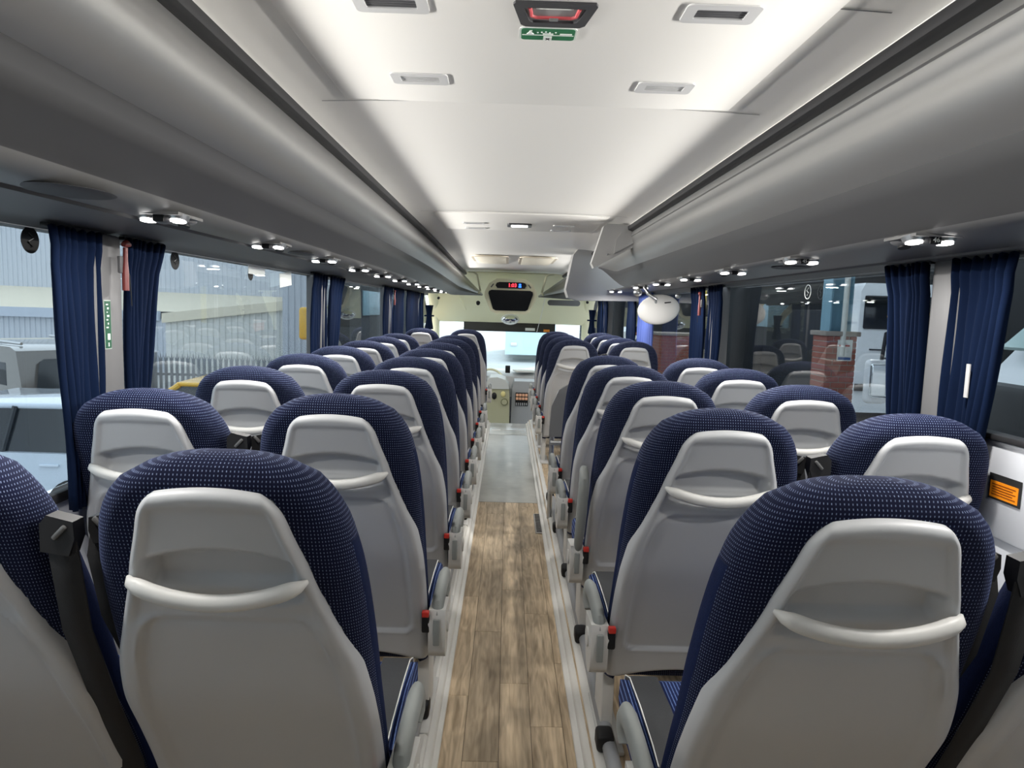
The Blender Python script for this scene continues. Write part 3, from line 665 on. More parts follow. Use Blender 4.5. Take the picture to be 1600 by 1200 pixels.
# modesty panel at the middle stairwell
t = thing('modesty_panel', 'dark grey rounded partition with chrome rail by the middle door', 'partition', (0, 4.42, 0))
MB().prism([(0.29, 0.64), (0.30, 0.80), (0.345, 0.91), (0.42, 0.955), (1.2, 0.965), (1.2, 0.62), (0.29, 0.60)], 'y', 0, 0.03).bevel(0.01, 2).build('panel', mat('partition_grey', (0.16, 0.165, 0.17), 0.45), t)
MB().tube([(0.31, 0.015, 0.05), (0.31, 0.015, 0.60)], 0.016, 10).build('post', METAL, t); MB().cyl((0.30, 0.0, 0.56), (1.2, 0.0, 0.56), 0.016, n=12).build('rail', METAL, t)
# ------------------------------------------------------------------ ceiling fittings
VENTD = mat('vent_dark2', (0.10, 0.10, 0.105), 0.5); VFRAME = mat('vent_frame', (0.60, 0.60, 0.60), 0.4); LENS = mat('vent_lens', (0.42, 0.42, 0.42), 0.3)
def ring_prism(mb, outer, inner, axis_z0, axis_z1):
    """frame between two outlines of equal length, in the xy plane"""
    n = len(outer); A = [[mb.bm.verts.new((x, y, z)) for x, y in pl] for pl in (outer, inner) for z in (axis_z0, axis_z1)]
    o0, o1, i0, i1 = A
    for k in range(n):
        j = (k+1) % n
        mb.bm.faces.new((o0[k], o0[j], o1[j], o1[k])); mb.bm.faces.new((i0[k], i1[k], i1[j], i0[j])); mb.bm.faces.new((o0[k], i0[k], i0[j], o0[j])); mb.bm.faces.new((o1[k], o1[j], i1[j], i1[k]))
    return mb
def vent(x, y, label, lit):  # flag only swaps in a paler grille and louvre colour
    z = HC + 0.588
    t = thing('ceiling_vent', label, 'vent', (x, y, z), 0, 'vents in the roof hatch')
    ring_prism(MB(), rrect(0.146, 0.084, 0.012), rrect(0.100, 0.040, 0.003), -0.003, 0.006).bevel(0.002, 1).build('frame', VFRAME, t)
    MB().box((0, 0, 0.002), (0.104, 0.044, 0.004)).build('grille', LENS if lit else VENTD, t)
    for k in range(4): MB().box((0, -0.014 + 0.0093*k, 0.001), (0.10, 0.002, 0.004)).build('louvre', VENTD if not lit else VFRAME, t)
vent(-0.247, 1.42, 'grey rectangular vent left of the red hatch release', False); vent(0.400, 1.42, 'grey rectangular vent right of the red hatch release', False)
vent(-0.246, 1.865, 'grey rectangular vent near the left front hatch corner', True); vent(0.392, 1.875, 'grey rectangular vent near the right front hatch corner', True)
t = thing('hatch_release', 'black-framed red emergency handle in the roof hatch', 'emergency handle', (0.075, 1.445, HC + 0.588))
out = [(-0.078, -0.055), (0.078, -0.055), (0.082, -0.045), (0.066, 0.046), (0.056, 0.056), (-0.056, 0.056), (-0.066, 0.046), (-0.082, -0.045)]; inn = [(x*0.74, y*0.62) for x, y in out]
ring_prism(MB(), out, inn, -0.005, 0.006).bevel(0.003, 2).build('frame', mat('frame_dark', (0.045, 0.045, 0.05), 0.4), t)
MB().box((0, 0, 0.002), (0.12, 0.07, 0.004)).build('recess_plate', mat('recess_grey', (0.30, 0.29, 0.29), 0.3), t)
h = MB().tube([(-0.050, -0.028, 0.0), (-0.046, 0.010, 0.0), (-0.035, 0.018, 0.0), (0.035, 0.018, 0.0), (0.046, 0.010, 0.0), (0.050, -0.028, 0.0)], 0.0045, 8).build('pull_handle', mat('faded_red', (0.55, 0.09, 0.10), 0.4), t)
MB().box((0, -0.026, 0.0), (0.075, 0.012, 0.004), 0.002).build('paper_strip', PAPERW, t); MB().box((0, 0.018, -0.005), (0.018, 0.010, 0.003), 0.001).build('maker_plate', METAL, t)
GW = mat('sign_ink_white', (0.85, 0.88, 0.85), 0.5); INK = mat('ink_black', (0.02, 0.02, 0.02), 0.6)
# green emergency sign, read from below with its top toward the front
t = thing('emergency_sign', 'green emergency exit sticker with white rim below the red handle', 'sign', (0.068, 1.545, HC + 0.5872))
def flat(name, w, h, x, y, z, m, par, r=0.006, ht=0.0012):
    return MB().prism([(a + x, b + y) for a, b in rrect(w, h, r)], 'z', z - ht, z).build(name, m, par, False)
flat('white_rim', 0.122, 0.066, 0, 0, 0, GW, t, 0.010); flat('green_field', 0.114, 0.058, 0, 0, -0.0012, GREEN, t, 0.008)
flat('divider_line', 0.110, 0.0015, 0, 0.001, -0.0024, GW, t, 0.0005)
flat('number_plate', 0.018, 0.022, 0.0, 0.018, -0.0024, GW, t, 0.001)
def ctext(s, size, m, parent, loc, **k): return text(s, size, m, parent, loc, rot=(PI, 0, 0), **k)
ctext('x', 0.018, INK, t, (0, 0.0175, -0.0042), name='plate_mark')
flat('hammer_symbol', 0.026, 0.005, 0.038, -0.006, -0.0024, GW, t, 0.002); flat('exit_bar', 0.022, 0.005, 0.0, -0.006, -0.0024, GW, t, 0.001)
MB().prism([(-0.046, -0.004), (-0.030, -0.004), (-0.036, -0.012), (-0.034, -0.022), (-0.039, -0.022), (-0.041, -0.012)], 'z', -0.0036, -0.0024).build('person_symbol', GW, t, False)
for k in range(5): flat('symbol_mark', 0.0035, 0.0035 + 0.002*(k % 2), -0.022 + 0.0085*k + (0.004 if k > 3 else 0), -0.012 - 0.002*(k % 3), -0.0024, GW, t, 0.001)
# farther fittings
t = thing('far_hatch_lamp', 'small lit lamp in the far roof hatch', 'lamp', (0.062, 4.92, HC + 0.583))
MB().prism(rrect(0.17, 0.16, 0.02), 'z', -0.005, 0.006).build('lamp_frame', mat('frame_dark', (0, 0, 0)), t); MB().prism(rrect(0.115, 0.10, 0.015), 'z', -0.007, -0.002).build('lamp_lens', LAMP, t)
for (x, y), lab in zip(((-0.255, 4.88), (-0.255, 5.18), (0.372, 4.90), (0.372, 5.20)), ('left rear', 'left front', 'right rear', 'right front')):
    t = thing('slim_vent', f'slim grey slot vent at the {lab} of the far hatch', 'vent', (x, y, HC + 0.585), 0, 'vents in the far roof hatch')
    ring_prism(MB(), rrect(0.150, 0.07, 0.01), rrect(0.110, 0.034, 0.004), -0.003, 0.006).build('frame', VFRAME, t); MB().box((0, 0, 0.003), (0.115, 0.04, 0.004)).build('grille', VENTD, t)
GRL = mat('grille_beige', (0.50, 0.44, 0.34), 0.6)
for s, x0, x1 in ((-1, -0.42, -0.01), (1, 0.11, 0.52)):
    yc = 8.15; t = thing('return_grille', 'beige louvred air grille in the ceiling, %s of the pair' % ('left' if s < 0 else 'right'), 'grille', ((x0+x1)/2, yc, HC + 0.596 - dropf(yc)))
    W_ = x1 - x0
    MB().prism([(a, b) for a, b in rrect(W_, 1.35, 0.12)], 'z', -0.004, 0.006).build('grille_plate', GRL, t)
    for k in range(12): MB().box((0, -0.55 + 0.1*k, -0.005), (W_ - 0.06, 0.05, 0.005), 0.002).build('slat', mat('slat_cream', (0.72, 0.68, 0.58), 0.6), t)
# ------------------------------------------------------------------ passenger service units
def unit(x, y, z, s, lab, num, grp, detail=True, lamp=0):
    """s: side of the coach; aisle lamp is the larger in view"""
    t = thing('reading_light', lab, 'reading light', (x, y, z), 0, grp)
    MB().prism([(s*-0.048, -0.04), (s*-0.045, 0.10), (s*0.02, 0.095), (s*0.07, 0.05), (s*0.075, -0.02), (s*0.05, -0.05)], 'z', -0.003, 0.004).bevel(0.004, 2).build('plate', PANEL, t)
    MB().ell((s*0.006, 0.0, -0.006), (0.030, 0.026, 0.016), 20, 10).build('lamp_pod', RUBBER if False else mat('pod_grey', (0.16, 0.16, 0.165), 0.35), t)
    for xx in (-0.030, 0.042):
        b = MB().cyl((s*xx, 0.0, -0.002), (s*xx, -0.003, -0.014), 0.026, 0.021, 18).build('lamp_bezel', METAL, t)
        MB().cyl((s*xx, -0.003, -0.012), (s*xx, -0.0035, -0.0165), 0.018, n=18).build('lamp_lens', LAMP, b)
    if detail:
        nz = MB().ell((s*-0.010, 0.075, -0.002), (0.030, 0.034, 0.014), 18, 8).build('air_nozzle', MATS['pod_grey'], t); MB().cyl((s*-0.01, 0.072, -0.012), (s*-0.01, 0.070, -0.020), 0.014, n=14).build('nozzle_tip', BLACK, nz)
        bd = MB().box((s*0.006, -0.026, -0.010), (0.026, 0.006, 0.018), 0.002).build('number_badge', BLACK, t)
        if num: text(num, 0.016, GW, bd, (s*0.006, -0.0305, -0.010), name='seat_number')
    rl = bpy.data.lights.new('reading_lamp', 'AREA'); rl.shape = 'DISK'; rl.size = 0.05; rl.energy = 4.0; rl.color = (1, 0.97, 0.93)
    ro = bpy.data.objects.new('reading_lamp', rl); C.objects.link(ro); ro.location = (x + s*0.03, y, z - 0.03)
    return t
# first units are built with parts, all are separate things
unit(-0.838, 0.98, HC + 0.202, -1, 'lit reading light unit beside the nearest left seats, before the first in view', None, 'reading lights under the left rack', False)  # this and the next are out of view, added to light the nearest seats
unit(0.965, 0.92, HC + 0.195, 1, 'lit reading light unit beside the nearest right seats, before the first in view', None, 'reading lights under the right rack', False)
for k in range(11):
    y = 1.715 + 0.735*k
    unit(-0.838, y, HC + 0.202, -1, f'lit reading light unit, {ORD[k]} from the camera under the left rack', None, 'reading lights under the left rack', k < 6)
for k in range(6):
    y = 1.62 + 0.70*k
    unit(0.965, y, HC + 0.195, 1, f'lit reading light unit, {ORD[k]} from the camera under the right rack', {0: '46', 1: '45'}.get(k), 'reading lights under the right rack', True)
for k in range(5):
    y = 6.3 + 0.70*k
    unit(0.965, y, HC + 0.195, 1, f'lit reading light unit beyond the middle door, {ORD[k]} on the right', None, 'reading lights under the front right rack', False)
def speaker(x, y, z, lab, rx=0.075, ry=0.10):
    o = MB().ell((0, 0, 0), (rx, ry, 0.006), 28, 8).build('speaker_grille', mat('grille_black', (0.05, 0.05, 0.055), 0.6)); o.location = (x, y, z); tag(o, lab, 'speaker')
speaker(-0.85, 1.36, HC + 0.199, 'dark oval speaker grille in the panel above the near left window'); speaker(-0.85, 2.85, HC + 0.199, 'dark oval speaker grille between the second and third left lights', 0.05, 0.09)
speaker(-0.85, 4.30, HC + 0.199, 'dark oval speaker grille between the fourth and fifth left lights', 0.05, 0.09); speaker(1.08, 2.67, HC + 0.190, 'dark oval speaker grille between the second and third right lights', 0.07, 0.09)
# ------------------------------------------------------------------ curtains
def curtain(xw, top, bot, label, m=NAVY, zt=HC + 0.175, zb=None, amp=0.013, n=7, tagged=False):
    s = 1 if xw > 0 else -1; zb = zb or (ZS - 0.02 if s > 0 else ZSL - 0.02)
    NY, NZ = 72, 16; vs = []; fs = []; top = [q*1.02 for q in top]; bot = [q*1.02 for q in bot]
    t = thing('window_curtain', label, 'curtain', (0, 0, 0))
    for i in range(NZ+1):
        v = i/NZ; a = top[0] + (bot[0]-top[0])*v**0.8; b = top[1] + (bot[1]-top[1])*v**0.8; z = zt + (zb-zt)*v
        for j in range(NY+1):
            u = j/NY; y = a + (b-a)*u
            ph = 2*PI*n*u + 0.6*math.sin(5*u) + 0.25*v
            x = xw - s*(0.030 + amp*math.sin(ph)*(0.75 + 0.35*math.sin(7*u + 1)) + 0.003*math.sin(9*v + 11*u) + (0.006 if v < 0.07 else 0))
            vs.append((x, y, z + 0.004*math.sin(ph*2)*(v == 0)))
    for i in range(NZ):
        for j in range(NY): q = i*(NY+1) + j; fs.append((q, q+1, q+NY+2, q+NY+1))
    o = mk('cloth', vs, fs, m, t, True); md = o.modifiers.new('solid', 'SOLIDIFY'); md.thickness = 0.003
    MB().box((xw - s*0.025, (top[0]+top[1])/2, zt + 0.002), (0.02, abs(top[1]-top[0]), 0.012), 0.003).build('curtain_rail', RUBBER, t)
    if tagged: MB().box((xw - s*0.052, bot[0] + (0.02), 1.265), (0.003, 0.014, 0.09)).build('white_label', mat('label_grey', (0.38, 0.38, 0.38), 0.6), t, False)
    return t
CW = -1.195; CWR = 1.288
curtain(CW, (1.73, 1.955), (1.785, 1.945), 'navy pleated curtain, nearest on the left, camera side of hammer post'); curtain(CW, (2.075, 2.310), (2.07, 2.13), 'navy pleated curtain, nearest on the left, beyond the hammer post')
curtain(CW, (4.06, 4.36), (3.99, 4.34), 'navy curtain on the near side of the second left post', n=6); curtain(CW, (4.43, 4.83), (4.41, 4.52), 'navy curtain on the far side of the second left post', n=6)
curtain(CW, (6.35, 6.82), (6.35, 6.82), 'navy curtain near side of the third left post', n=6); curtain(CW, (6.90, 7.55), (6.90, 7.50), 'navy curtain far side of the third left post', n=8)
curtain(CW, (7.75, 8.90), (7.8, 8.9), 'navy curtain near side of the fourth left post', n=10); curtain(CW, (9.0, 9.3), (9.0, 9.3), 'short navy curtain far side of the fourth left post', n=4)
curtain(CWR, (2.035, 2.270), (2.03, 2.15), 'navy pleated curtain nearest on the right, beyond the grey post', amp=0.017); curtain(CWR, (1.675, 1.930), (1.775, 1.930), 'navy pleated curtain nearest on the right, camera side of grey post', amp=0.017, tagged=True)
curtain(CWR, (3.99, 4.26), (4.05, 4.26), 'navy curtain on the near side of the second right post', n=6); curtain(CWR, (4.34, 4.68), (4.34, 4.62), 'navy curtain on the far side of the second right post', n=6)
VIO = mat('curtain_sun_painted', (0.06, 0.10, 0.34), 0.8)  # sunlight painted into the colour, a brighter blue than the navy curtains
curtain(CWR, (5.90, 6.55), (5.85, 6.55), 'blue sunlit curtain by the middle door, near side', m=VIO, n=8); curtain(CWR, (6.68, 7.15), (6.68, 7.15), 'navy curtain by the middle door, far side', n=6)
curtain(CWR, (8.6, 8.95), (8.6, 8.95), 'navy curtain near side of the last right post', n=5); curtain(CWR, (9.05, 9.5), (9.05, 9.5), 'navy curtain far side of the last right post', n=5)
for s, x, y, lab in ((-1, -1.12, 9.85, 'left'), (1, 1.21, 9.95, 'right')):
    t = thing('gathered_curtain', f'short gathered navy curtain at the {lab} quarter window', 'curtain', (x, y, 1.28))
    vs = []; fs = []; NA, NZ = 28, 10
    for i in range(NZ+1):
        v = i/NZ; r = 0.085*(1 - 0.35*math.sin(PI*min(1, v*1.1)))
        for j in range(NA): a = 2*PI*j/NA; rr = r*(1 + 0.14*math.sin(6*a)); vs.append((rr*math.cos(a)*0.6, rr*math.sin(a)*1.3, 0.16 - 0.34*v))
    for i in range(NZ):
        for j in range(NA): fs.append((i*NA + j, i*NA + (j+1) % NA, (i+1)*NA + (j+1) % NA, (i+1)*NA + j))
    mk('cloth', vs, fs, NAVY, t, True); MB().cyl((0, 0, 0.02), (0, 0, 0.0), 0.07, n=16).build('tie_band', NAVY, t)
# emergency hammers and the green post sign
HRED = mat('hammer_red', (0.14, 0.022, 0.02), 0.45)
def hammer(x, y, z, s, lab, k=1.0):
    t = thing('emergency_hammer', lab, 'hammer', (x, y, z))
    MB().tube([(0, 0, -0.075), (0, 0, -0.02), (0, 0.002, 0.01), (0, 0.004, 0.05)], [0.0095, 0.0095, 0.007, 0.0065], 10).build('handle', HRED, t)
    MB().tube([(0, -0.006, 0.058), (0, 0.008, 0.062), (0, 0.03, 0.060)], [0.007, 0.0115, 0.005], 10).build('hammer_head', HRED, t)
    MB().box((-s*-0.008, -0.004, 0.0), (0.010, 0.030, 0.05), 0.003).build('wall_clip', mat('clip_grey', (0.10, 0.10, 0.105), 0.5), t)
    MB().tube([(0, 0.008, -0.01), (0, 0.022, -0.03), (-s*0.004, 0.02, -0.08), (0, 0.03, -0.12)], 0.0016, 6).build('cord', BLACK, t)
hammer(-1.128, 2.055, 1.515, -1, 'red emergency hammer clipped to the nearest left post'); hammer(-1.125, 6.87, 1.50, -1, 'red emergency hammer on the third left post'); hammer(1.205, 4.36, 1.49, 1, 'red emergency hammer on the second right post beside navy curtain')
t = thing('post_sign', 'narrow upright green instruction sticker on the nearest left post', 'sign', (-1.1590, 2.010, 1.340))
MB().box((0, 0, 0), (0.0012, 0.034, 0.142)).build('sign_rim', mat('sign_rim_dim', (0.35, 0.40, 0.36), 0.6), t, False); MB().box((0.001, 0, 0), (0.0014, 0.029, 0.136)).build('green_field', mat('post_green_shaded', (0.006, 0.07, 0.032), 0.5), t, False)  # shade of the unlit post painted into the sign colours
for k in range(7):
    MB().box((0.0021, -0.004 + 0.004*(k % 2), 0.058 - 0.011*k), (0.0006, 0.010 - 0.003*(k % 3), 0.0035 + 0.002*(k % 2))).build('sign_mark', GW, t, False)
MB().box((0.0018, 0.002, -0.035), (0.0008, 0.012, 0.018)).build('pictogram', GW, t, False); MB().tube([(0.0018, 0, -0.052), (0.0018, 0, -0.063)], 0.002, 6).build('arrow', GW, t)
# round dark glass marks
def disc(x, y, z, s, lab, dark=True):
    t = thing('window_sticker', lab, 'sticker', (x, y, z), 0, 'round window stickers')
    if dark:
        MB().cyl((0, 0, 0), (-s*0.0015, 0, 0), 0.034, n=32).build('disc', mat('sticker_dark', (0.005, 0.006, 0.007), 0.8), t)
        MB().tube([(-s*0.002, -0.006, 0.018), (-s*0.002, 0.012, 0.006), (-s*0.002, -0.008, -0.004), (-s*0.002, 0.006, -0.016)], 0.002, 6).build('emblem', mat('sticker_grey', (0.11, 0.11, 0.11), 0.5), t)
    else:
        pts = [(0, 0.031*math.cos(2*PI*k/28), 0.031*math.sin(2*PI*k/28)) for k in range(29)]
        MB().tube(pts, 0.0015, 6).build('ring', PAPERW, t)
        MB().tube([(0, -0.006, 0.018), (0, 0.012, 0.006), (0, -0.008, -0.004), (0, 0.006, -0.016)], 0.0015, 6).build('emblem', PAPERW, t)
for (y, z), lab in zip(((1.82, 1.560), (2.60, 1.562), (3.355, 1.553)), ('nearest on the left glass', 'on the left glass just past the curtain', 'farthest of the left glass row')): disc(-1.243, y, z, -1, 'round black sticker, ' + lab)
for (y, z), lab in zip(((2.40, 1.53), (3.09, 1.535)), ('by the near navy curtain', 'beyond the first two windows lights')): disc(1.333, y, z, 1, 'white outlined round sticker on right glass, ' + ('by the navy curtain' if y < 3 else 'left of the blue column'), False)
# papers on the left window
o = MB().box((-1.236, 3.42, 1.575), (0.002, 0.22, 0.05)).build('window_notice', PAPERW, None, False); tag(o, 'pale paper notice at the top of the left window', 'notice')
o = MB().box((-1.236, 3.86, 1.545), (0.002, 0.20, 0.075), 0, 1, Matrix.Rotation(0.1, 3, 'X')).build('window_notice', PAPERW, None, False); tag(o, 'pale folded notice high on the left window beside the curtain', 'notice')
# orange heater label on the right wall
t = thing('warning_label', 'black framed orange warning label on the white right wall', 'label', (1.2995, 1.738, 0.992))
MB().box((0, 0, 0), (0.002, 0.115, 0.068)).build('label_frame', INK, t, False); MB().box((-0.0012, 0, -0.006), (0.002, 0.100, 0.044)).build('orange_field', mat('label_orange', (0.95, 0.30, 0.01), 0.5), t, False)
for k in range(5): MB().box((-0.0026, 0.004*(k % 2), 0.008 - 0.0068*k), (0.001, 0.085 - 0.012*(k % 2), 0.0022)).build('text_line', mat('label_ink', (0.25, 0.05, 0.0), 0.6), t, False)
# floor grille
t = thing('floor_grille', 'small black slotted grille at the right gangway edge', 'grille', (0.238, 4.47, 0.004))
MB().box((0, 0, 0), (0.045, 0.42, 0.006), 0.003).build('grille_plate', mat('grille_steel', (0.30, 0.29, 0.27), 0.4), t)
for k in range(12): MB().box((0.002, -0.18 + 0.033*k, 0.004), (0.032, 0.014, 0.003)).build('slot', BLACK, t, False)
# ------------------------------------------------------------------ outside: yard, left
GZ = -1.35
struct(MB().box((0, 20, GZ - 0.1), (160, 160, 0.2)).build('ground', mat('concrete_yard', (0.42, 0.42, 0.41), 0.85, var=0.15, vscale=1.2), None, False))
CLAD = mat('cladding_grey', (0.60, 0.63, 0.68), 0.5, var=0.05, vscale=0.5); CLADW = mat('cladding_pale', (0.74, 0.74, 0.70), 0.5, var=0.05, vscale=0.6); CREAMR = mat('roof_cream', (0.80, 0.73, 0.58), 0.6); FASC = mat('fascia_grey', (0.55, 0.60, 0.68), 0.5)
def corrugated(name, x0, x1, zb, ztop, y, m, parent, pitch=0.19, d=0.035):
    vs = []; fs = []; x = x0
    xs = []
    while x < x1: xs += [(x, 0), (x + pitch*0.62, 0), (x + pitch*0.72, -d), (x + pitch*0.9, -d)]; x += pitch
    for xx, dd in xs: vs += [(xx, y + dd, zb), (xx, y + dd, ztop(xx))]
    for i in range(len(xs)-1): a = 2*i; fs.append((a, a+2, a+3, a+1))
    o = mk(name, vs, fs, m, parent, False); md = o.modifiers.new('solid', 'SOLIDIFY'); md.thickness = 0.01; return o
t = thing('warehouse', 'grey ribbed warehouse with cream lean-to roofs beyond the left windows', 'building', (-14, 28, GZ))
def inv(o): o.location = (14, -28, -GZ); return o
inv(corrugated('upper_wall', -22.5, -7.4, 1.5, lambda x: 4.15 + (x + 21)*0.20, 28.0, CLAD, t))
inv(MB().prism([(-22.6, 3.78), (-22.6, 3.98), (-7.3, 7.04), (-7.3, 6.84)], 'y', 27.8, 28.3).build('roof_edge', FASC, t, False))
inv(MB().box((-15, 34.4, 1.2), (15, 12, 5.0)).build('core', CLAD, t, False))
inv(MB().quad((-22.5, 28.0, 1.78), (-7.4, 28.0, 1.60), (-7.4, 25.0, 0.95), (-22.5, 25.0, 0.95)).build('lean_to_roof', CREAMR, t, False))
inv(MB().box((-17.6, 24.9, 0.80), (10.2, 0.2, 0.34)).build('fascia', FASC, t, False))
inv(corrugated('lean_to_wall', -22.5, -11.0, GZ, lambda x: 0.70, 25.0, CLAD, t))
t2 = thing('side_block', 'pale ribbed low block with cream sloping top beside the warehouse', 'building', (-9, 23, GZ))
def inv2(o): o.location = (9, -23, -GZ); return o
inv2(corrugated('block_wall', -11.35, -7.2, GZ, lambda x: 0.62 + (x + 11.35)*0.135, 23.0, CLADW, t2, 0.20))
inv2(MB().prism([(-11.4, 0.62), (-11.4, 0.94), (-7.2, 1.48), (-7.2, 1.18)], 'y', 22.85, 23.1).build('verge', CREAMR, t2, False))
inv2(MB().prism([(-11.3, GZ), (-11.3, 0.6), (-7.25, 1.15), (-7.25, GZ)], 'y', 23.05, 24.7).build('block_core', CLADW, t2, False))
t3 = thing('end_gable', 'plain pale ribbed wall end at the far left of the yard', 'building', (-6.6, 22, GZ))
o = corrugated('gable_wall', -7.15, -5.2, GZ, lambda x: 3.2, 22.0, CLAD, t3, 0.20); o.location = (6.6, -22, -GZ)
o = MB().box((-6.2, 23.1, 0.9), (1.9, 2.0, 4.5)).build('gable_core', CLAD, t3, False); o.location = (6.6, -22, -GZ)
# palisade fence
t = thing('palisade_fence', 'grey spiked palisade fence in front of the pale block', 'fence', (-6, 14.2, GZ))
STEEL = mat('galvanised', (0.33, 0.35, 0.37), 0.5, 0.3)
mb = MB(); mb.prism([(-0.03, 0), (0.03, 0), (0.03, 1.50), (0.045, 1.60), (0.012, 1.54), (0.0, 1.66), (-0.012, 1.54), (-0.045, 1.60), (-0.03, 1.50)], 'y', -0.006, 0.006); pale = mb.build('pale', STEEL, None, False); pm = pale.data; bpy.data.objects.remove(pale)
for k in range(34):
    p = bpy.data.objects.new('pale', pm); C.objects.link(p); p.parent = t; p.location = (-1.35 + 0.112*k, 0, 0)
for z in (0.45, 1.22): MB().box((0.5, 0.03, z), (3.9, 0.04, 0.05)).build('rail', STEEL, t, False)
for k in range(2): MB().box((-1.30 + 2.7*k, 0.06, 0.8), (0.12, 0.08, 1.75), 0.01).build('post', STEEL, t)
# cars
TYRE = mat('tyre', (0.02, 0.02, 0.02), 0.8); LGLASS = mat('car_glass', (0.03, 0.035, 0.04), 0.08)
def car(label, m, loc, rz, prof, green, L, W=1.78, H=1.45, wheels=(0.8, 3.3), extra=None):
    """prof: side outline of the lower body, green: outline of the glasshouse; x runs along the car"""
    t = thing('car', label, 'car', loc, rz)
    MB().prism(prof, 'y', -W/2, W/2).bevel(0.07, 3).build('body', m, t)
    g = MB(); n = len(green)
    A = [g.bm.verts.new((u, -W/2 + (0.06 if k in (0, n-1) else 0.20), v)) for k, (u, v) in enumerate(green)]; B = [g.bm.verts.new((u, W/2 - (0.06 if k in (0, n-1) else 0.20), v)) for k, (u, v) in enumerate(green)]
    for i in range(n): g.bm.faces.new((A[i], A[(i+1) % n], B[(i+1) % n], B[i]))
    g.bm.faces.new(A[::-1]); g.bm.faces.new(B); g.bevel(0.03, 2); g.build('cabin_glass', LGLASS, t)
    # roof skin and pillars
    top = max(v for u, v in green); us = [u for u, v in green if v > top - 0.08]
    MB().box(((min(us)+max(us))/2, 0, top + 0.005), (max(us)-min(us) + 0.12, W - 0.36, 0.07), 0.03, 3).build('roof', m, t)
    for s in (-1, 1):
        for a, b in ((green[0], green[1]), (green[-1], green[-2])):
            MB().tube([(a[0], s*(W/2 - 0.055), a[1]), (b[0], s*(W/2 - 0.19), b[1])], 0.045, 8).build('pillar', m, t)
        um = (green[0][0] + green[-1][0])/2; MB().tube([(um, s*(W/2 - 0.052), green[0][1]), (um + 0.08, s*(W/2 - 0.19), top)], 0.035, 8).build('pillar', LGLASS if True else m, t)
        for u in wheels:
            wh = MB().cyl((u, s*(W/2 - 0.20), 0.32), (u, s*(W/2 + 0.012), 0.32), 0.32, n=26).build('wheel', TYRE, t); MB().cyl((u, s*(W/2), 0.32), (u, s*(W/2 + 0.022), 0.32), 0.20, n=16).build('hubcap', METAL, wh)
        for u in (um + 0.55, um - 0.55): MB().box((u, s*(W/2 + 0.012), 0.80), (0.22, 0.03, 0.035), 0.012).build('door_handle', m, t)
    return t
PALEBLUE = mat('car_pale', (0.66, 0.74, 0.84), 0.15, coat=1.0); YEL = mat('car_yellow', (0.85, 0.48, 0.02), 0.25, coat=0.6); VANB = mat('van_dark', (0.15, 0.137, 0.125), 0.15, coat=1.0)
HATCH = [(0.0, 0.30), (0.02, 0.72), (0.10, 0.92), (0.9, 0.98), (4.1, 0.92), (4.22, 0.62), (4.2, 0.28)]; HG = [(1.0, 0.93), (1.75, 1.42), (3.2, 1.46), (3.95, 0.92)]
car('pale blue hatchback parked nearest outside the left window', PALEBLUE, (-8.35, 8.6, GZ), 0.06, HATCH, HG, 4.2)
car('yellow car behind the left seats below the palisade fence', YEL, (-1.85, 11.4, GZ), PI + 0.05, HATCH, HG, 4.2)
# dark people carrier seen from behind
t = thing('van', 'dark brown people carrier with red tail light seen from behind', 'van', (-7.46, 12.16, GZ), 0.95)
MB().prism([(0, 0.35), (-0.02, 0.9), (0.06, 1.15), (0.26, 1.82), (0.5, 1.88), (4.0, 1.84), (4.6, 1.2), (4.9, 0.9), (4.9, 0.35)], 'x', -0.93, 0.93).bevel(0.10, 4).build('body', VANB, t)
MB().prism([(-0.74, 1.18), (-0.70, 1.12), (0.70, 1.12), (0.74, 1.18), (0.64, 1.62), (0.56, 1.68), (-0.56, 1.68), (-0.64, 1.62)], 'y', 0, 0.02).build('rear_window', LGLASS, t)
o = t.children[-1]; o.data.transform(Matrix.Translation((0, -0.055, 0)) @ Matrix.Shear('XZ', 4, (0, 0)) )
for v in o.data.vertices: v.co.y += (v.co.z - 1.12)*0.30 + 0.02
TAIL = mat('tail_red', (0.75, 0.03, 0.04), 0.2, emit=(1, 0.05, 0.05), es=0.15)
for s in (-1, 1): MB().box((s*0.82, -0.005, 0.98), (0.17, 0.08, 0.36), 0.04, 3).build('tail_light', TAIL, t); MB().tube([(s*0.72, 0.6, 1.92), (s*0.72, 3.2, 1.92)], 0.025, 8).build('roof_rail', METAL, t)
MB().box((0.0, 0.22, 1.79), (0.34, 0.08, 0.03), 0.01).build('brake_light', TAIL, t); MB().box((0, -0.04, 1.03), (1.1, 0.05, 0.05), 0.015).build('trim_bar', METAL, t); MB().box((0, 0.0, 0.45), (1.84, 0.14, 0.22), 0.05, 3).build('bumper', mat('bumper_black', (0.03, 0.03, 0.03), 0.6), t)
for s in (-1, 1):
    for u in (0.9, 3.9): MB().cyl((s*0.72, u, 0.33), (s*0.94, u, 0.33), 0.33, n=24).build('wheel', TYRE, t)
    MB().box((s*0.925, 2.0, 1.40), (0.02, 2.6, 0.40), 0.01).build('side_window', LGLASS, t)
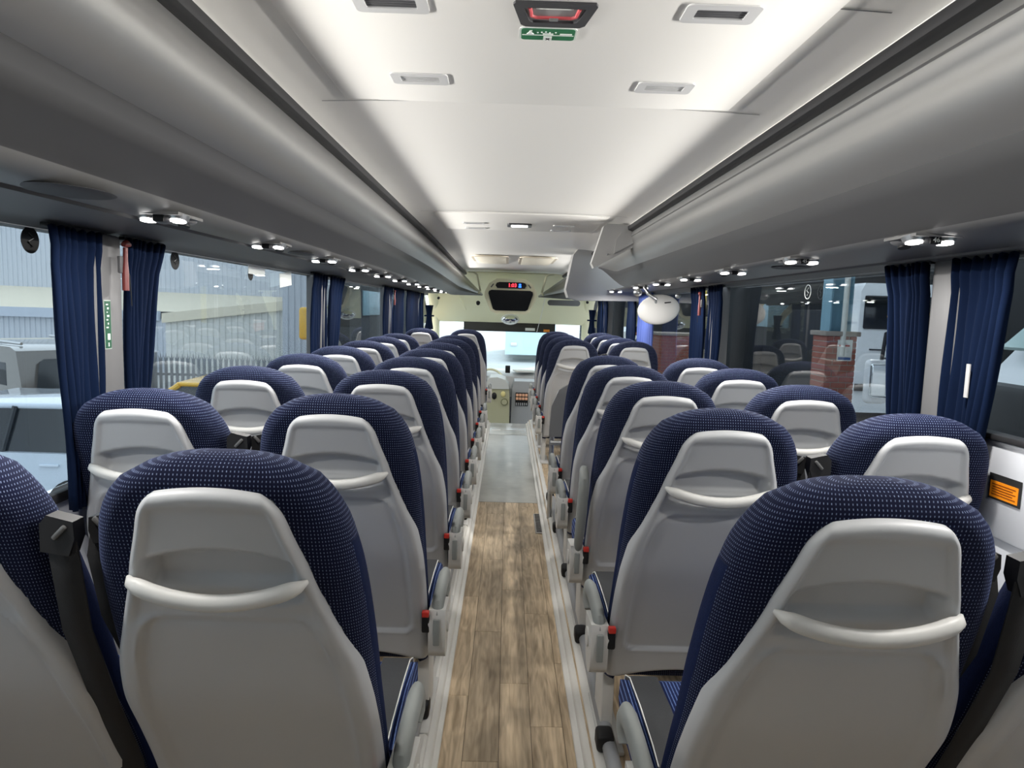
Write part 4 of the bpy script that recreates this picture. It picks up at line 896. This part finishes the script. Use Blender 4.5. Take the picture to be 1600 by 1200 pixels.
# dark boarded wall with pale window strip and yellow mirror
t = thing('boarded_wall', 'dark wall with a pale blue window band ahead on the left', 'wall', (-3.05, 17.9, GZ))
DARK = mat('dark_boards', (0.045, 0.05, 0.055), 0.6); PB = mat('pale_blue_pane', (0.42, 0.66, 0.78), 0.15)
MB().box((0, 0, 2.2), (0.3, 10.4, 4.4)).build('boards', DARK, t); MB().box((0.16, -1.6, 2.80), (0.03, 5.0, 0.50), 0.01).build('window_band', PB, t)
t = thing('yellow_mirror', 'yellow vehicle mirror outside the left window by the curtain', 'mirror', (-3.36, 11.5, 1.08))
MB().box((0, 0, 0), (0.20, 0.13, 0.54), 0.06, 4).build('mirror_housing', YEL, t); MB().box((0, 0.066, 0), (0.16, 0.01, 0.46), 0.004).build('mirror_glass', MIRROR, t); MB().tube([(0.06, 0.02, 0.2), (0.2, 0.1, 0.28), (0.32, 1.3, 0.28)], 0.025, 8).build('mirror_arm', BLACK, t)
# ------------------------------------------------------------------ outside: right, a dark workshop
SHEDD = mat('shed_dark', (0.030, 0.031, 0.033), 0.8)
t = thing('workshop', 'dark open workshop hall beyond the right windows', 'building', (13.6, 10, GZ))
MB().box((0, -2, 3.2), (0.3, 32, 6.4)).build('back_wall', SHEDD, t); MB().box((-5.7, -8.25, 6.3), (11.6, 15.5, 0.2)).build('roof', SHEDD, t); MB().box((-5.5, 13.8, 3.2), (11.2, 0.3, 6.4)).build('end_wall', SHEDD, t)
for k in range(4): MB().box((-5.7, -15 + 4.6*k, 6.05), (11.6, 0.18, 0.35)).build('roof_beam', mat('beam_blue', (0.06, 0.12, 0.17), 0.6), t)
for k in range(3): MB().box((-0.18, -2 + 5*k, 4.9), (0.04, 2.6, 0.8)).build('window_pane', PB, t)
BRICK = mat('brick_red', (0.36, 0.125, 0.09), 0.85, bump=0.3, bscale=60, var=0.25, vscale=9); MORTAR = mat('mortar', (0.36, 0.31, 0.27), 0.9); STEELB = mat('steel_blue', (0.20, 0.38, 0.48), 0.5)
def pier(x, y, w, h, lab, bw, single):
    t = thing('brick_pier', lab, 'pillar', (x, y, GZ)); MB().box((0, 0, h/2), (w - 0.02, w - 0.02, h)).build('mortar_core', MORTAR, t, False)
    b = MB().box((0, 0, 0), (bw - 0.012, w, 0.063), 0.004, 1).build('brick', BRICK, None, False); full = me_of(b); b = MB().box((0, 0, 0), (bw/2 - 0.012, w, 0.063), 0.004, 1).build('brick', BRICK, None, False); half = me_of(b)
    z = 0.04; k = 0; bmj = bmesh.new() if not single else None
    while z < h:
        x0 = -w/2
        seq = [full]*int(round(w/bw)) if k % 2 == 0 else [half] + [full]*(int(round(w/bw)) - 1) + [half]
        for me in seq:
            l = bw if me is full else bw/2
            if single: o = bpy.data.objects.new('brick', me); C.objects.link(o); o.parent = t; o.location = (x0 + l/2, 0, z)
            else:
                q = bmesh.new(); q.from_mesh(me); q.transform(Matrix.Translation((x0 + l/2, 0, z))); tmp = bpy.data.meshes.new('q'); q.to_mesh(tmp); q.free(); bmj.from_mesh(tmp); bpy.data.meshes.remove(tmp)
            x0 += l
        z += 0.075; k += 1
    if not single:
        me = bpy.data.meshes.new('brickwork'); bmj.to_mesh(me); bmj.free(); o = link('brickwork', me, t, BRICK, False); o['kind'] = 'stuff'
    MB().box((0, 0, h + 0.03), (w + 0.06, w + 0.06, 0.06), 0.01).build('cap', MORTAR, t)
    return t
pier(4.28, 9.0, 0.40, 2.55, 'red brick pier with blue column and notice outside right window', 0.20, True)
pier(4.15, 17.0, 1.05, 2.25, 'wide red brick pier beside the middle door curtain', 0.21, False)
t = thing('steel_column', 'pale blue steel column on the near brick pier', 'column', (4.28, 9.0, 1.26))
for x in (-0.13, 0.13): MB().box((x, 0, 1.75), (0.02, 0.26, 3.5)).build('flange', STEELB, t)
MB().box((0, 0, 1.75), (0.26, 0.015, 3.5)).build('web', STEELB, t); 
o = MB().cyl((4.29, 8.80, 0.95), (4.31, 8.80, 4.42), 0.035, n=14).build('drain_pipe', PAPERW); tag(o, 'white pipe running down the blue column', 'pipe')
t = thing('wall_notice', 'white notice with blue footer on the near brick pier', 'notice', (4.32, 8.788, 1.02))
MB().box((0, 0, 0), (0.19, 0.006, 0.27)).build('board', PAPERW, t, False); MB().box((0, -0.005, -0.105), (0.16, 0.004, 0.035)).build('blue_band', mat('notice_blue', (0.05, 0.12, 0.32), 0.5), t, False); MB().box((-0.01, -0.005, 0.06), (0.14, 0.004, 0.02)).build('red_band', mat('notice_red', (0.55, 0.12, 0.1), 0.5), t, False)
# white lorry behind the pier
LW = mat('lorry_white', (0.85, 0.87, 0.90), 0.3, coat=0.4)
t = thing('lorry', 'white lorry with black bumper strip parked behind the brick pier', 'lorry', (10.05, 17.6, GZ))
MB().prism([(-1.55, 0.5), (-1.55, 3.45), (-1.45, 3.65), (1.3, 3.65), (1.4, 3.45), (1.4, 0.5)], 'y', -0.9, 0.5).bevel(0.06, 3).build('cab', LW, t); MB().box((-0.05, 3.2, 1.75), (2.7, 5.0, 2.5), 0.03).build('trailer', SHEDD, t)
MB().box((-0.1, -0.915, 2.95), (2.7, 0.04, 0.80), 0.03).build('windscreen', DGLASS, t); MB().box((-0.1, -0.93, 1.12), (2.9, 0.05, 0.17), 0.01).build('bumper_strip', BLACK, t)
for x, z, w_ in ((-1.05, 2.05, 0.4), (-0.75, 1.85, 0.25), (-1.0, 1.55, 0.35), (-0.9, 1.38, 0.3), (-0.8, 2.2, 0.2)): MB().box((x, -0.915, z), (w_, 0.03, 0.03), 0.008).build('badge_mark', BLACK, t)
MB().tube([(-0.9, -0.96, 2.86), (0.6, -0.97, 2.98)], 0.022, 8).build('wiper', YEL, t)
for s in (-1.3, 1.15):
    MB().cyl((s - 0.15, 0.3, 0.5), (s + 0.15, 0.3, 0.5), 0.5, n=24).build('wheel', TYRE, t)
t = thing('lorry_mirror', 'white framed vehicle mirror beside the right navy curtain', 'mirror', (3.86, 7.1, 0.78))
MB().box((0, 0.03, 0), (0.24, 0.12, 0.46), 0.05, 4).build('mirror_housing', LW, t); MB().box((-0.005, -0.035, 0.02), (0.19, 0.012, 0.36), 0.03, 3).build('mirror_glass', MIRROR, t); MB().tube([(0.05, 0.05, 0.22), (0.1, 0.1, 0.5), (0.5, 0.4, 0.6)], 0.02, 8).build('mirror_arm', BLACK, t)
# pale van beside the right rear window
t = thing('van', 'white van with pale windscreen close outside the right window', 'van', (3.45, 3.95, GZ), -PI/2)
PW = mat('pale_screen', (0.55, 0.72, 0.70), 0.12)
MB().prism([(-0.25, 0.4), (-0.3, 1.55), (0.1, 2.45), (0.85, 3.3), (1.2, 3.45), (4.5, 3.45), (4.5, 0.4)], 'x', -1.0, 1.0).bevel(0.07, 3).build('body', LW, t)
MB().prism([(0.08, 2.58), (0.10, 2.56), (0.80, 3.22), (0.78, 3.24)], 'x', -0.88, 0.88).build('windscreen', PW, t, False); t.children[-1].location = (0, -0.05, 0.03)
MB().box((0, -0.32, 1.95), (1.9, 0.12, 0.9), 0.05).build('grille', mat('grille_dark', (0.03, 0.03, 0.032), 0.5), t)
for s in (-1, 1): MB().cyl((s*0.8, 0.7, 0.4), (s*1.02, 0.7, 0.4), 0.4, n=22).build('wheel', TYRE, t)
o = MB().box((4.55, 16.2, 1.0), (0.12, 0.12, 4.7)).build('yellow_post', mat('post_yellow', (0.85, 0.62, 0.03), 0.5)); tag(o, 'yellow post left of the second right curtain', 'post')
# straight ahead: a pale coach across the yard
t = thing('far_coach', 'pale blue coach front seen through the windscreen', 'coach', (1.2, 36, GZ))
MB().prism([(-1.3, 0.4), (-1.3, 3.0), (-1.15, 3.4), (1.15, 3.4), (1.3, 3.0), (1.3, 0.4)], 'y', 0, 11).bevel(0.1, 3).build('body', mat('coach_pale', (0.62, 0.80, 0.86), 0.3), t)
MB().box((0, -0.03, 2.35), (2.3, 0.08, 1.3), 0.1, 3).build('windscreen', mat('coach_glass', (0.36, 0.58, 0.66), 0.1), t)
for s in (-1, 1): MB().box((s*0.85, -0.03, 0.95), (0.35, 0.06, 0.2), 0.05).build('headlamp', WHITE, t)
